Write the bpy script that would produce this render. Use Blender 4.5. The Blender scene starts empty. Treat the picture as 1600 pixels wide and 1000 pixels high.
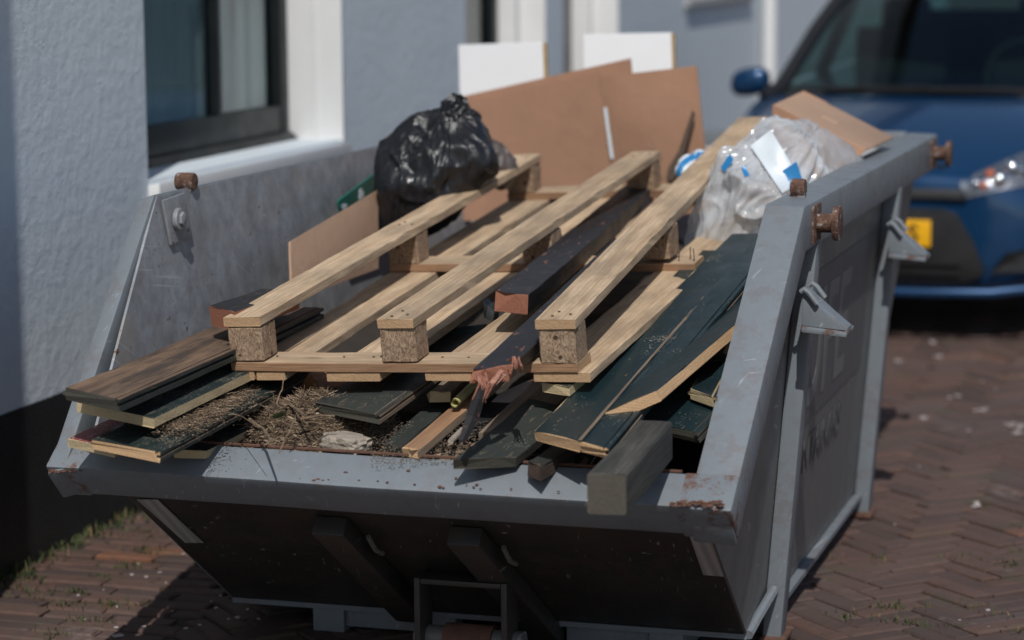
import bpy, bmesh, math, random
from mathutils import Vector, Matrix, noise
random.seed(7)
R = math.radians
S = bpy.context.scene
COL = S.collection

# ---------------------------------------------------------------- camera
YAW, PIT, ROL = R(16.710), R(8.471), R(-0.404)
FPX = 3900.0
CAMZ = 1.62
_f = Vector((-math.sin(YAW)*math.cos(PIT), math.cos(YAW)*math.cos(PIT), -math.sin(PIT)))
_r0 = Vector((math.cos(YAW), math.sin(YAW), 0)); _u0 = _r0.cross(_f)
_r = _r0*math.cos(ROL)+_u0*math.sin(ROL); _u = -_r0*math.sin(ROL)+_u0*math.cos(ROL)
CP = Vector((0, 0, CAMZ))
cam = bpy.data.cameras.new('camera'); cob = bpy.data.objects.new('camera', cam); COL.objects.link(cob)
m3 = Matrix((_r, _u, -_f)).transposed()
cob.matrix_world = Matrix.Translation(CP) @ m3.to_4x4()
cam.sensor_width = 36; cam.lens = 36*FPX/1600; cam.clip_end = 500; cam.clip_start = .1
cam.dof.use_dof = True; cam.dof.focus_distance = 5.45; cam.dof.aperture_fstop = 2.3
S.camera = cob
# ---------------------------------------------------------------- world, sun, exposure
SUN_EL, SUN_AZ = R(49), R(15.5)      # azimuth measured from -Y towards +X
sdir = Vector((math.cos(SUN_EL)*math.sin(SUN_AZ), -math.cos(SUN_EL)*math.cos(SUN_AZ), math.sin(SUN_EL)))
w = bpy.data.worlds.new('World'); S.world = w; w.use_nodes = True
nt = w.node_tree; nt.nodes.clear()
sky = nt.nodes.new('ShaderNodeTexSky'); sky.sky_type = 'NISHITA'; sky.sun_disc = False
sky.sun_elevation = SUN_EL; sky.sun_rotation = math.atan2(sdir.x, sdir.y)
bg = nt.nodes.new('ShaderNodeBackground'); bg.inputs[1].default_value = 0.095
wo = nt.nodes.new('ShaderNodeOutputWorld')
nt.links.new(sky.outputs[0], bg.inputs[0]); nt.links.new(bg.outputs[0], wo.inputs[0])
sl = bpy.data.lights.new('sun', 'SUN'); sl.energy = 3.9; sl.angle = R(.55); sl.color = (1, .975, .94)
so = bpy.data.objects.new('sun', sl); COL.objects.link(so)
so.rotation_euler = sdir.to_track_quat('Z', 'Y').to_euler(); so.location = (3, -8, 12)
S.view_settings.view_transform = 'Standard'; S.view_settings.look = 'None'
S.view_settings.exposure = -0.30; S.view_settings.gamma = 1; S.view_settings.use_curve_mapping = False

# ---------------------------------------------------------------- surveying helpers (photo pixel -> point at a chosen real distance / height)
def ray(px, py): return _f+_r*((px-800)/FPX)-_u*((py-500)/FPX)
def aty(px, py, y): d = ray(px, py); return CP+d*(y/d.y)
def atz(px, py, z): d = ray(px, py); return CP+d*((z-CAMZ)/d.z)
def atx(px, py, x): d = ray(px, py); return CP+d*(x/d.x)
def pix(p):
    d = Vector(p)-CP; z = d.dot(_f)
    return 800+FPX*d.dot(_r)/z, 500-FPX*d.dot(_u)/z

# ---------------------------------------------------------------- objects
WM = {}
def setp(o, parent, mw):
    WM[o.name] = mw.copy(); o.matrix_basis = mw
    if parent is not None:
        o.parent = parent; o.matrix_parent_inverse = WM[parent.name].inverted()
def tag(o, label=None, cat=None, group=None, kind=None):
    if label: o['label'] = label
    if cat: o['category'] = cat
    if group: o['group'] = group
    if kind: o['kind'] = kind
    return o
def empty(name, loc, label=None, cat=None, group=None, kind=None):
    o = bpy.data.objects.new(name, None); COL.objects.link(o); o.empty_display_size = .1
    setp(o, None, Matrix.Translation(Vector(loc)))
    return tag(o, label, cat, group, kind)
def link(name, me, parent=None, mw=None):
    o = bpy.data.objects.new(name, me); COL.objects.link(o)
    setp(o, parent, mw if mw is not None else Matrix.Identity(4)); return o

class MB:
    def __init__(s): s.v = []; s.f = []; s.m = []
    def add(s, vs, fs, mi=0):
        b = len(s.v); s.v += [Vector(v) for v in vs]
        for i, f in enumerate(fs):
            s.f.append([b+k for k in f]); s.m.append(mi if isinstance(mi, int) else mi[i])
        return s
    def box(s, c, size, M=None, mi=0):
        hx, hy, hz = size[0]/2, size[1]/2, size[2]/2
        vs = [Vector((x, y, z)) for x in (-hx, hx) for y in (-hy, hy) for z in (-hz, hz)]
        if M is not None: vs = [M @ v for v in vs]
        vs = [v+Vector(c) for v in vs]
        return s.add(vs, [(0, 1, 3, 2), (4, 6, 7, 5), (0, 4, 5, 1), (2, 3, 7, 6), (0, 2, 6, 4), (1, 5, 7, 3)], mi)
    def span(s, a, b, mi=0):
        a, b = Vector(a), Vector(b); return s.box((a+b)/2, [abs(b[i]-a[i]) for i in range(3)], None, mi)
    def prism(s, poly, d, mi=0):          # poly: list of points (planar), d: extrusion vector
        n = len(poly); d = Vector(d); poly = [Vector(p) for p in poly]
        return s.add(poly+[p+d for p in poly], [tuple(range(n))[::-1], tuple(range(n, 2*n))]+[(i, (i+1) % n, n+(i+1) % n, n+i) for i in range(n)], mi)
    def tube(s, path, r, n=10, mi=0, cap=True):
        path = [Vector(p) for p in path]; rs = r if isinstance(r, (list, tuple)) else [r]*len(path)
        b = len(s.v); prev = None
        for i, p in enumerate(path):
            t = (path[min(i+1, len(path)-1)]-path[max(i-1, 0)]).normalized()
            a = prev if prev is not None else (Vector((0, 0, 1)) if abs(t.z) < .9 else Vector((1, 0, 0)))
            u = (a-t*a.dot(t)).normalized(); prev = u; w_ = t.cross(u)
            for k in range(n):
                an = 2*math.pi*k/n; s.v.append(p+(u*math.cos(an)+w_*math.sin(an))*rs[i])
        for i in range(len(path)-1):
            for k in range(n):
                s.f.append([b+i*n+k, b+i*n+(k+1) % n, b+(i+1)*n+(k+1) % n, b+(i+1)*n+k]); s.m.append(mi)
        if cap:
            s.f.append([b+k for k in range(n)][::-1]); s.m.append(mi)
            e = b+(len(path)-1)*n; s.f.append([e+k for k in range(n)]); s.m.append(mi)
        return s
    def build(s, name, mats, parent=None, smooth=False, bevel=0, origin=None, seg=2, sub=0, ang=35):
        mats = mats if isinstance(mats, (list, tuple)) else [mats]
        xs = [v.x for v in s.v]; ys = [v.y for v in s.v]; zs = [v.z for v in s.v]
        o3 = Vector(origin) if origin is not None else Vector(((min(xs)+max(xs))/2, (min(ys)+max(ys))/2, min(zs)))
        me = bpy.data.meshes.new(name); me.from_pydata([tuple(v-o3) for v in s.v], [], s.f)
        for m in mats: me.materials.append(m)
        for p, mi in zip(me.polygons, s.m): p.material_index = mi
        bm = bmesh.new(); bm.from_mesh(me)
        bmesh.ops.recalc_face_normals(bm, faces=bm.faces)
        if bevel:
            es = [e for e in bm.edges if len(e.link_faces) == 2 and e.calc_face_angle(0) > R(30)]
            bmesh.ops.bevel(bm, geom=es, offset=bevel, segments=seg, profile=.6, affect='EDGES', clamp_overlap=True)
        bm.to_mesh(me); bm.free()
        if smooth or bevel:
            me.polygons.foreach_set('use_smooth', [True]*len(me.polygons))
            try: me.set_sharp_from_angle(angle=R(ang))
            except Exception: pass
        o = link(name, me, parent, Matrix.Translation(o3))
        if sub:
            md = o.modifiers.new('sub', 'SUBSURF'); md.levels = sub; md.render_levels = sub
        return o

# ---------------------------------------------------------------- materials
class NG:
    def __init__(s, name):
        s.mat = bpy.data.materials.new(name); s.mat.use_nodes = True; s.t = s.mat.node_tree; s.t.nodes.clear()
        s.out = s.n('ShaderNodeOutputMaterial'); s.p = s.n('ShaderNodeBsdfPrincipled'); s.l(s.p.outputs[0], s.out.inputs[0])
    def n(s, ty, **kw):
        nd = s.t.nodes.new(ty)
        for k, v in kw.items(): setattr(nd, k, v)
        return nd
    def l(s, a, b): s.t.links.new(a, b)
    def val(s, sock, v):
        if hasattr(v, 'is_output'): s.l(v, sock)
        elif isinstance(v, (tuple, list)): sock.default_value = tuple(v)+((1,) if len(v) == 3 and sock.type == 'RGBA' else ())
        else: sock.default_value = v
    def coord(s, scale=(1, 1, 1), rnd=0.0, kind='Object'):
        tc = s.n('ShaderNodeTexCoord'); mp = s.n('ShaderNodeMapping'); mp.inputs['Scale'].default_value = scale
        src = tc.outputs[kind]
        if rnd:
            oi = s.n('ShaderNodeObjectInfo'); vm = s.n('ShaderNodeVectorMath', operation='SCALE'); vm.inputs[0].default_value = (7.3, 3.1, 5.7)
            s.l(oi.outputs['Random'], vm.inputs['Scale']); ad = s.n('ShaderNodeVectorMath', operation='ADD')
            s.l(src, ad.inputs[0]); s.l(vm.outputs[0], ad.inputs[1]); src = ad.outputs[0]
        s.l(src, mp.inputs['Vector']); return mp.outputs[0]
    def noise(s, vec, scale, detail=4, rough=.55, dist=0):
        nd = s.n('ShaderNodeTexNoise'); nd.inputs['Scale'].default_value = scale; nd.inputs['Detail'].default_value = detail
        nd.inputs['Roughness'].default_value = rough; nd.inputs['Distortion'].default_value = dist; s.l(vec, nd.inputs['Vector']); return nd.outputs['Fac']
    def vor(s, vec, scale, out='Distance', feat='F1'):
        nd = s.n('ShaderNodeTexVoronoi', feature=feat); nd.inputs['Scale'].default_value = scale; s.l(vec, nd.inputs['Vector']); return nd.outputs[out]
    def ramp(s, fac, stops):
        nd = s.n('ShaderNodeValToRGB'); el = nd.color_ramp.elements
        while len(el) < len(stops): el.new(.5)
        for e, (p, c) in zip(el, stops):
            e.position = p; e.color = (c, c, c, 1) if not isinstance(c, (tuple, list)) else tuple(c)+(1,)
        s.l(fac, nd.inputs[0]); return nd.outputs[0]
    def mix(s, fac, a, b, mode='MIX'):
        nd = s.n('ShaderNodeMix', data_type='RGBA', blend_type=mode)
        s.val(nd.inputs[0], fac); s.val(nd.inputs[6], a); s.val(nd.inputs[7], b); return nd.outputs[2]
    def math(s, op, a, b=0.0):
        nd = s.n('ShaderNodeMath', operation=op); s.val(nd.inputs[0], a); s.val(nd.inputs[1], b); return nd.outputs[0]
    def bump(s, h, strength=.3, dist=.01, nrm=None):
        nd = s.n('ShaderNodeBump'); nd.inputs['Strength'].default_value = strength; nd.inputs['Distance'].default_value = dist
        s.l(h, nd.inputs['Height'])
        if nrm is not None: s.l(nrm, nd.inputs['Normal'])
        return nd.outputs[0]
    def scratch(s, rot, seed):
        tc = s.n('ShaderNodeTexCoord'); mp = s.n('ShaderNodeMapping'); mp.inputs['Rotation'].default_value = rot; mp.inputs['Location'].default_value = (seed*1.7, seed*.9, seed)
        s.l(tc.outputs['Object'], mp.inputs['Vector']); m2 = s.n('ShaderNodeMapping'); m2.inputs['Scale'].default_value = (30, 3.0, 150); s.l(mp.outputs[0], m2.inputs['Vector'])
        a = s.ramp(s.noise(m2.outputs[0], 1.0, 2, .4), [(.69, 0.0), (.73, 1.0)]); return s.math('MULTIPLY', a, s.ramp(s.noise(mp.outputs[0], 3.5, 2), [(.5, 0.0), (.62, 1.0)]))
    def fin(s, col=None, rough=None, nrm=None, metal=0, spec=None, coat=0):
        if col is not None: s.val(s.p.inputs['Base Color'], col)
        if rough is not None: s.val(s.p.inputs['Roughness'], rough)
        if nrm is not None: s.l(nrm, s.p.inputs['Normal'])
        s.p.inputs['Metallic'].default_value = metal
        if spec is not None: s.p.inputs['Specular IOR Level'].default_value = spec
        if coat: s.p.inputs['Coat Weight'].default_value = coat; s.p.inputs['Coat Roughness'].default_value = .05
        return s.mat

def wood(name, c1, c2, rough=.75, grain=1.0, dirt=None, dirtamt=.5, knots=True, bumpk=.35):
    g = NG(name); v = g.coord((1, 1, 1), 1)
    lv = g.n('ShaderNodeMapping'); lv.inputs['Scale'].default_value = (1.2, 16, 16); g.l(v, lv.inputs['Vector']); lv = lv.outputs[0]
    n1 = g.noise(lv, 3.0*grain, 5, .6, .6); fv = g.n('ShaderNodeMapping'); fv.inputs['Scale'].default_value = (6, 140, 140); g.l(v, fv.inputs['Vector'])
    n2 = g.noise(fv.outputs[0], 2.0, 3, .6)
    f = g.math('ADD', g.math('MULTIPLY', n1, .72), g.math('MULTIPLY', n2, .28))
    col = g.ramp(f, [(.26, tuple(x*.62 for x in c2)), (.40, c2), (.52, tuple((a+b)/2 for a, b in zip(c1, c2))), (.64, c1)])
    wg = g.n('ShaderNodeTexWave', bands_direction='Y'); wg.inputs['Scale'].default_value = 1.0; wg.inputs['Distortion'].default_value = 7; wg.inputs['Detail'].default_value = 2; wg.inputs['Detail Scale'].default_value = .6
    wm = g.n('ShaderNodeMapping'); wm.inputs['Scale'].default_value = (1.6, 26, 12); g.l(v, wm.inputs['Vector']); g.l(wm.outputs[0], wg.inputs['Vector'])
    col = g.mix(g.ramp(wg.outputs['Fac'], [(.0, .38), (.35, 0.0)]), col, tuple(x*.72 for x in c2))
    oi = g.n('ShaderNodeObjectInfo')
    col = g.mix(1.0, col, g.ramp(oi.outputs['Random'], [(0, .82), (1, 1.12)]), 'MULTIPLY')
    if knots:
        k = g.vor(g.coord((3.4, 11, 11), 1), 1.0); kk = g.ramp(k, [(.05, 1.0), (.12, 0.0)])
        col = g.mix(g.math('MULTIPLY', kk, .75), col, tuple(x*.42 for x in c2))
    if dirt:
        d = g.ramp(g.noise(g.coord((2, 6, 6), 1), 2.2, 6, .65), [(.42, 0.0), (.62, 1.0)])
        col = g.mix(g.math('MULTIPLY', d, dirtamt), col, dirt)
    h = g.math('ADD', g.math('MULTIPLY', n1, .5), n2)
    return g.fin(col, rough, g.bump(h, bumpk, .004))
def endgrain(name, c1, c2):
    g = NG(name); v = g.coord((1, 1, 1), 1)
    wv = g.n('ShaderNodeTexWave', wave_type='RINGS', rings_direction='X'); wv.inputs['Scale'].default_value = 55; wv.inputs['Distortion'].default_value = 3
    wv.inputs['Detail'].default_value = 2; g.l(v, wv.inputs['Vector']); n = g.noise(v, 160, 3)
    col = g.mix(g.math('ADD', g.math('MULTIPLY', wv.outputs['Fac'], .3), g.math('MULTIPLY', n, .6)), c1, c2)
    return g.fin(col, .85, g.bump(n, .5, .003))
def painted(name, c, c2, dust=(.33, .28, .21), dustlo=.60, rough=.36, speck=1.0, chip=None, chips=.3):
    g = NG(name); v = g.coord((1, 1, 1), 1)
    col = g.mix(g.noise(g.coord((1, 4, 4), 1), 3, 4), c, c2)
    sm = g.noise(v, 260, 2, .5); md = g.noise(v, 9, 4, .6)
    if chip:
        ch = g.ramp(g.noise(g.coord((14, 46, 46), 1), 1.3, 5, .7), [(.66-chips*.12, 0.0), (.70-chips*.12, 1.0)]); col = g.mix(ch, col, chip)
    d = g.ramp(g.math('ADD', g.math('MULTIPLY', sm, .55), g.math('MULTIPLY', md, .5)), [(dustlo, 0.0), (dustlo+.05, 1.0)])
    vs = g.ramp(g.vor(v, 75), [(.07, speck), (.13, 0.0)])
    vs = g.math('MULTIPLY', vs, g.ramp(g.noise(v, 14, 2), [(.5, 0.0), (.6, 1.0)]))
    dd = g.math('MAXIMUM', d, vs); col = g.mix(dd, col, dust)
    rg = g.ramp(g.math('MAXIMUM', dd, g.ramp(md, [(.3, 0.0), (.8, .5)])), [(0, rough), (1, .85)])
    return g.fin(col, rg, g.bump(g.math('ADD', g.noise(g.coord((3, 60, 60), 1), 2, 3), dd), .18, .003))
def plain(name, c, rough=.5, metal=0, var=.12, bumps=0, scale=12, coat=0, spec=None):
    g = NG(name); v = g.coord((1, 1, 1), 1); n = g.noise(v, scale, 4)
    col = g.mix(n, tuple(x*(1-var) for x in c), tuple(min(1, x*(1+var)) for x in c))
    nr = g.bump(g.noise(v, scale*6, 4), bumps, .004) if bumps else None
    return g.fin(col, g.ramp(n, [(.3, max(.02, rough-.06)), (.7, min(1, rough+.08))]), nr, metal, spec, coat)
def steel(name, c, c2, rust=.5, scr=.5, rough=.42):
    g = NG(name); v = g.coord((1, 1, 1))
    col = g.mix(g.noise(v, 5, 5, .6), c, c2)
    # vertical weather streaks
    st = g.noise(g.coord((26, 26, 1.1)), 1.6, 4, .6); col = g.mix(g.ramp(st, [(.45, 0.0), (.75, .16)]), col, tuple(x*.6 for x in c))
    # scratches
    sc = g.math('MAXIMUM', g.scratch((.4, .2, .7), 1), g.scratch((.2, 1.1, .3), 2))
    col = g.mix(g.math('MULTIPLY', sc, scr), col, (.42, .44, .46))
    # rust: specks and along edges
    gm = g.n('ShaderNodeNewGeometry'); pe = g.ramp(gm.outputs['Pointiness'], [(.515, 0.0), (.56, 1.0)])
    rn = g.noise(v, 16, 6, .7); fine = g.noise(v, 70, 4, .65)
    sp = g.ramp(g.math('ADD', g.math('MULTIPLY', rn, .6), g.math('MULTIPLY', fine, .45)), [(.79-.06*rust, 0.0), (.81-.06*rust, 1.0)])
    ed = g.math('MULTIPLY', pe, g.ramp(rn, [(.5, 0.0), (.6, 1.0)]))
    ru = g.math('MINIMUM', g.math('ADD', sp, g.math('MULTIPLY', ed, min(1.0, rust*rust))), 1.0)
    rc = g.mix(fine, (.06, .026, .016), (.17, .078, .046))
    col = g.mix(ru, col, rc)
    rg = g.mix(ru, g.ramp(g.noise(v, 9, 3), [(.3, rough-.06), (.7, rough+.12)]), (.9, .9, .9))
    return g.fin(col, rg, g.bump(g.math('ADD', g.math('MULTIPLY', ru, .6), g.noise(v, 3, 3)), .22, .006), 0, .45)

M = {}
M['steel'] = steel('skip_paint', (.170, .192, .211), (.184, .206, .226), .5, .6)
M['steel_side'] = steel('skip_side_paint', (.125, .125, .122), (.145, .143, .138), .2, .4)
M['steel_shaded'] = steel('skip_paint_shaded', (.030, .029, .027), (.055, .053, .049), .4, .5)  # skip paint darkened: shade under the front lip is put into the colour
M['rustedge'] = steel('rusted_paint', (.170, .192, .211), (.184, .206, .226), .95, .6)
g = NG('rusted_pin'); v = g.coord()
nz = g.noise(v, 45, 6, .7); col = g.ramp(nz, [(.30, (.035, .02, .015)), (.46, (.095, .048, .032)), (.57, (.165, .09, .06)), (.62, (.30, .29, .28)), (.75, (.24, .27, .30))])
M['rustpin'] = g.fin(col, .85, g.bump(g.math('ADD', nz, g.noise(v, 150, 3)), .8, .004))
M['rust'] = plain('rusty_steel', (.115, .056, .036), .85, 0, .6, .7, 40)
g = NG('worn_steel_inside'); v = g.coord()
col = g.mix(g.ramp(g.noise(v, 3.5, 6, .65), [(.3, 0.0), (.7, 1.0)]), (.20, .207, .22), (.40, .425, .46)); col = g.mix(g.ramp(g.noise(v, 22, 5, .7), [(.35, .5), (.65, 0.0)]), col, (.12, .118, .118))
smear = g.ramp(g.noise(g.coord((1, 2.0, 2.6)), 2.6, 3, .5), [(.56, 0.0), (.72, .55)]); col = g.mix(smear, col, (.31, .275, .235))
for k_, ro in enumerate(((.5, 0, 0), (-.6, 0, 0), (1.2, 0, 0), (.15, 0, 0))): col = g.mix(g.math('MULTIPLY', g.scratch(ro, k_+4), .55), col, (.46, .47, .48))
sp = g.ramp(g.math('ADD', g.math('MULTIPLY', g.noise(v, 14, 5, .7), .6), g.math('MULTIPLY', g.noise(v, 60, 3), .45)), [(.64, 0.0), (.675, 1.0)])
col = g.mix(sp, col, (.12, .06, .035)); whs = g.ramp(g.vor(v, 26), [(.06, 1.0), (.10, 0.0)]); whs = g.math('MULTIPLY', whs, g.ramp(g.noise(v, 5, 2), [(.52, 0.0), (.6, .8)])); col = g.mix(whs, col, (.5, .52, .55))
M['worn'] = g.fin(col, g.ramp(g.noise(v, 8, 3), [(.3, .42), (.7, .62)]), g.bump(g.noise(v, 9, 5), .25, .006))

PINE1, PINE2 = (.68, .515, .345), (.47, .325, .195)
M['pine'] = wood('pallet_pine', PINE1, PINE2, .8, 1, (.22, .165, .115), .55)
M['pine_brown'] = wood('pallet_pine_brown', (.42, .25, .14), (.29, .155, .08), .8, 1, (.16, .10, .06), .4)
M['pine_end'] = endgrain('pine_end_grain', (.52, .34, .19), (.30, .18, .095))
M['oldwood'] = wood('dirty_brown_board', (.24, .15, .09), (.09, .055, .035), .85, .8, (.03, .024, .02), .75)
M['greywood'] = wood('weathered_grey_board', (.33, .25, .175), (.19, .14, .10), .85, 1.2, (.10, .08, .06), .4)
M['postend'] = endgrain('post_end_grain', (.105, .09, .07), (.04, .037, .032))
M['tanend'] = endgrain('sawn_board_end', (.60, .40, .22), (.36, .21, .11))
M['creamend'] = endgrain('cream_board_end', (.56, .45, .27), (.38, .29, .16))
M['darkend'] = endgrain('weathered_board_end', (.065, .058, .042), (.03, .03, .024))
M['rededge'] = endgrain('red_wood_end', (.36, .15, .085), (.17, .06, .04)); M['rotwood'] = wood('rotten_wood', (.11, .06, .04), (.05, .032, .024), .9, 1, (.02, .018, .016), .5, False, .6)
M['orangewood'] = wood('orange_hardwood', (.46, .22, .105), (.33, .14, .06), .7, .8, None, 0, False)
M['green'] = painted('dark_green_paint', (.008, .020, .024), (.012, .030, .036), (.30, .26, .20), .655, .30, .9, (.10, .085, .06), .1)
M['greendusty'] = painted('dusty_green_paint', (.011, .021, .021), (.02, .034, .032), (.26, .215, .16), .60, .5, 1, (.12, .10, .07), .5)
M['blackgreen'] = painted('weathered_black_green_paint', (.017, .022, .02), (.036, .042, .036), (.15, .135, .11), .64, .6, .7, (.09, .075, .055), .5)
M['tar'] = painted('tarred_black_wood', (.012, .012, .014), (.026, .024, .026), (.10, .08, .07), .66, .42, .6, (.20, .085, .055), .35)
M['greypost'] = wood('weathered_dark_post', (.095, .088, .074), (.035, .035, .031), .8, .7, (.022, .02, .018), .6, False, .5)
M['redpaint'] = painted('red_paint_flaking', (.20, .035, .035), (.25, .05, .045), (.55, .50, .46), .585, .55, 1, (.5, .45, .42), .6)
g = NG('pressed_chip_block'); v = g.coord((1, 1, 1), 1)
vo = g.n('ShaderNodeTexVoronoi'); vo.inputs['Scale'].default_value = 1; vm = g.coord((330, 330, 190), 1); g.l(vm, vo.inputs['Vector'])
bw = g.n('ShaderNodeRGBToBW'); g.l(vo.outputs['Color'], bw.inputs[0])
col = g.ramp(g.math('ADD', g.math('MULTIPLY', bw.outputs[0], .6), g.math('MULTIPLY', g.noise(v, 40, 4), .4)), [(.2, (.14, .085, .05)), (.5, (.29, .195, .125)), (.85, (.44, .32, .21))])
nh = g.ramp(g.vor(g.coord((24, 24, 24), 1), 1), [(.10, 1.0), (.16, 0.0)]); col = g.mix(nh, col, (.06, .035, .02))
M['chip'] = g.fin(col, .9, g.bump(g.math('SUBTRACT', bw.outputs[0], nh), .6, .003))
def cardboard(name, c):
    g = NG(name); v = g.coord((1, 1, 1), 1); col = g.mix(g.noise(v, 5, 4), tuple(x*.88 for x in c), tuple(x*1.1 for x in c))
    fl = g.noise(g.coord((220, 220, 3), 1), 1, 2); col = g.mix(g.ramp(fl, [(.4, 0.0), (.8, .18)]), col, tuple(x*.7 for x in c))
    col = g.mix(g.ramp(g.noise(v, 2.3, 5, .6), [(.5, 0.0), (.72, .45)]), col, tuple(x*.62 for x in c)); cr = g.scratch((.3, .4, .9), 6); col = g.mix(g.math('MULTIPLY', cr, .4), col, tuple(min(1, x*1.7) for x in c))
    return g.fin(col, .85, g.bump(g.math('ADD', g.math('MULTIPLY', fl, .25), g.math('ADD', g.noise(v, 3, 3), g.noise(v, 16, 4))), .35, .008))
M['card'] = cardboard('corrugated_cardboard', (.40, .222, .14))
M['card2'] = cardboard('corrugated_cardboard_pale', (.43, .275, .185))
M['white'] = plain('white_melamine', (.78, .785, .79), .35, 0, .02)
M['osb'] = plain('chipboard_edge', (.36, .25, .13), .9, 0, .4, .5, 60)
g = NG('black_bin_bag'); v = g.coord()
M['bag'] = g.fin(g.mix(g.noise(v, 9, 3), (.008, .008, .010), (.016, .017, .020)), g.ramp(g.noise(v, 12, 3), [(.3, .27), (.7, .46)]), g.bump(g.math('ADD', g.noise(v, 14, 5, .55, 1.2), g.math('MULTIPLY', g.noise(g.coord((70, 70, 16)), 1, 3), .5)), .5, .010), 0, .5)
M['greybag'] = plain('grey_brown_plastic', (.085, .07, .065), .5, 0, .4, .3, 18)
g = NG('clear_plastic_film'); v = g.coord()
tr = g.n('ShaderNodeBsdfTransparent'); tr.inputs[0].default_value = (.93, .95, .97, 1)
tl = g.n('ShaderNodeBsdfTranslucent'); tl.inputs[0].default_value = (.66, .68, .70, 1)
g.fin(g.mix(g.noise(v, 6, 4), (.72, .75, .78), (.9, .92, .94)), .12, g.bump(g.noise(v, 6, 4, .5, .8), .3, .010), 0, .8)
ms = g.n('ShaderNodeMixShader'); ms.inputs[0].default_value = .3; g.l(g.p.outputs[0], ms.inputs[1]); g.l(tl.outputs[0], ms.inputs[2])
m2 = g.n('ShaderNodeMixShader'); g.l(g.ramp(g.noise(v, 9, 4, .6, 1), [(.35, .30), (.7, .72)]), m2.inputs[0]); g.l(ms.outputs[0], m2.inputs[1]); g.l(tr.outputs[0], m2.inputs[2]); g.l(m2.outputs[0], g.out.inputs[0])
M['film'] = g.mat
M['tape_white'] = plain('white_print', (.68, .74, .78), .35, 0, .05)
M['tape_blue'] = plain('blue_print', (.02, .20, .46), .35, 0, .08)
M['greenplastic'] = plain('green_panel', (.012, .12, .095), .45, 0, .2)
M['yellowtube'] = plain('yellow_plastic_tube', (.62, .56, .24), .45, 0, .1)
M['blackmetal'] = plain('black_metal', (.02, .02, .022), .35, .3, .3)
M['twig'] = wood('dry_twig', (.31, .22, .14), (.13, .085, .055), .9, 1, None, 0, False)
M['soil'] = plain('dusty_rubble', (.13, .10, .075), .95, 0, .6, 1.0, 25)
M['concrete'] = plain('plaster_rubble', (.34, .29, .235), .95, 0, .35, .9, 30)
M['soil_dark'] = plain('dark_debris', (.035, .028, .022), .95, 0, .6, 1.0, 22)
g = NG('leaf'); oi = g.n('ShaderNodeNewGeometry')
M['litter'] = g.fin(g.ramp(oi.outputs['Random Per Island'], [(0, (.035, .023, .014)), (.45, (.115, .074, .045)), (.8, (.23, .16, .10)), (1, (.38, .30, .21))]), .9)
g = NG('weed_leaf'); oi = g.n('ShaderNodeNewGeometry')
M['weed'] = g.fin(g.ramp(oi.outputs['Random Per Island'], [(0, (.030, .045, .012)), (.6, (.055, .075, .020)), (.85, (.10, .095, .035)), (1, (.20, .12, .055))]), .8)
M['weed'].node_tree.nodes['Principled BSDF'].inputs['Subsurface Weight'].default_value = 0

# plaster wall
g = NG('rough_painted_plaster'); v = g.coord()
big = g.noise(v, 2.2, 4); mid = g.noise(v, 24, 6, .62); fine = g.noise(v, 130, 4, .6)
blob = g.ramp(g.vor(v, 30), [(0, 1.0), (.22, 0.0)]); blob = g.math('MULTIPLY', blob, g.ramp(g.noise(v, 11, 3), [(.55, 0.0), (.66, 1.0)]))
h = g.math('ADD', g.math('ADD', g.math('MULTIPLY', mid, .8), g.math('MULTIPLY', fine, .30)), g.math('MULTIPLY', blob, .7))
M['plaster'] = g.fin(g.mix(big, (.60, .66, .70), (.68, .735, .775)), .85, g.bump(g.math('MULTIPLY', h, g.ramp(g.noise(v, 3.2, 3), [(.3, .55), (.65, 1.0)])), .6, .010))
M['plinth'] = plain('black_plinth_paint', (.012, .013, .014), .6, 0, .3, .5, 14)
M['whitepaint'] = plain('white_gloss_paint', (.76, .755, .74), .35, 0, .04)
M['blackframe'] = plain('black_window_paint', (.009, .012, .013), .4, 0, .2, spec=.25)
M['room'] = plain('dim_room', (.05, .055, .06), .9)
M['net'] = plain('grey_net_curtain', (.66, .70, .69), .9, 0, .12)
M['curtain'] = plain('pale_curtain', (.72, .72, .68), .9, 0, .06)
def glass(name, tint, refl=.25, rough=.02, blur=.6):
    g = NG(name); tr = g.n('ShaderNodeBsdfTransparent'); tr.inputs[0].default_value = tint+(1,)
    gl = g.n('ShaderNodeBsdfGlossy'); gl.inputs['Roughness'].default_value = rough; gm = g.n('ShaderNodeNewGeometry'); dt = g.n('ShaderNodeVectorMath', operation='DOT_PRODUCT'); g.l(gm.outputs['Incoming'], dt.inputs[0]); g.l(gm.outputs['Normal'], dt.inputs[1])
    fr = g.math('ADD', g.math('MULTIPLY', g.math('POWER', g.math('SUBTRACT', 1.0, g.math('ABSOLUTE', dt.outputs['Value'])), 5.0), .96), .04)   # Schlick, same from both faces of the thin pane
    mx = g.n('ShaderNodeMixShader'); g.l(g.math('MINIMUM', g.math('ADD', fr, refl), 1.0), mx.inputs[0]); g.l(tr.outputs[0], mx.inputs[1]); g.l(gl.outputs[0], mx.inputs[2]); g.l(mx.outputs[0], g.out.inputs[0])
    return g.mat
M['glass'] = glass('window_glass', (.76, .82, .83), .04)
M['carglass'] = glass('windscreen_glass', (.34, .50, .48), .02)
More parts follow.
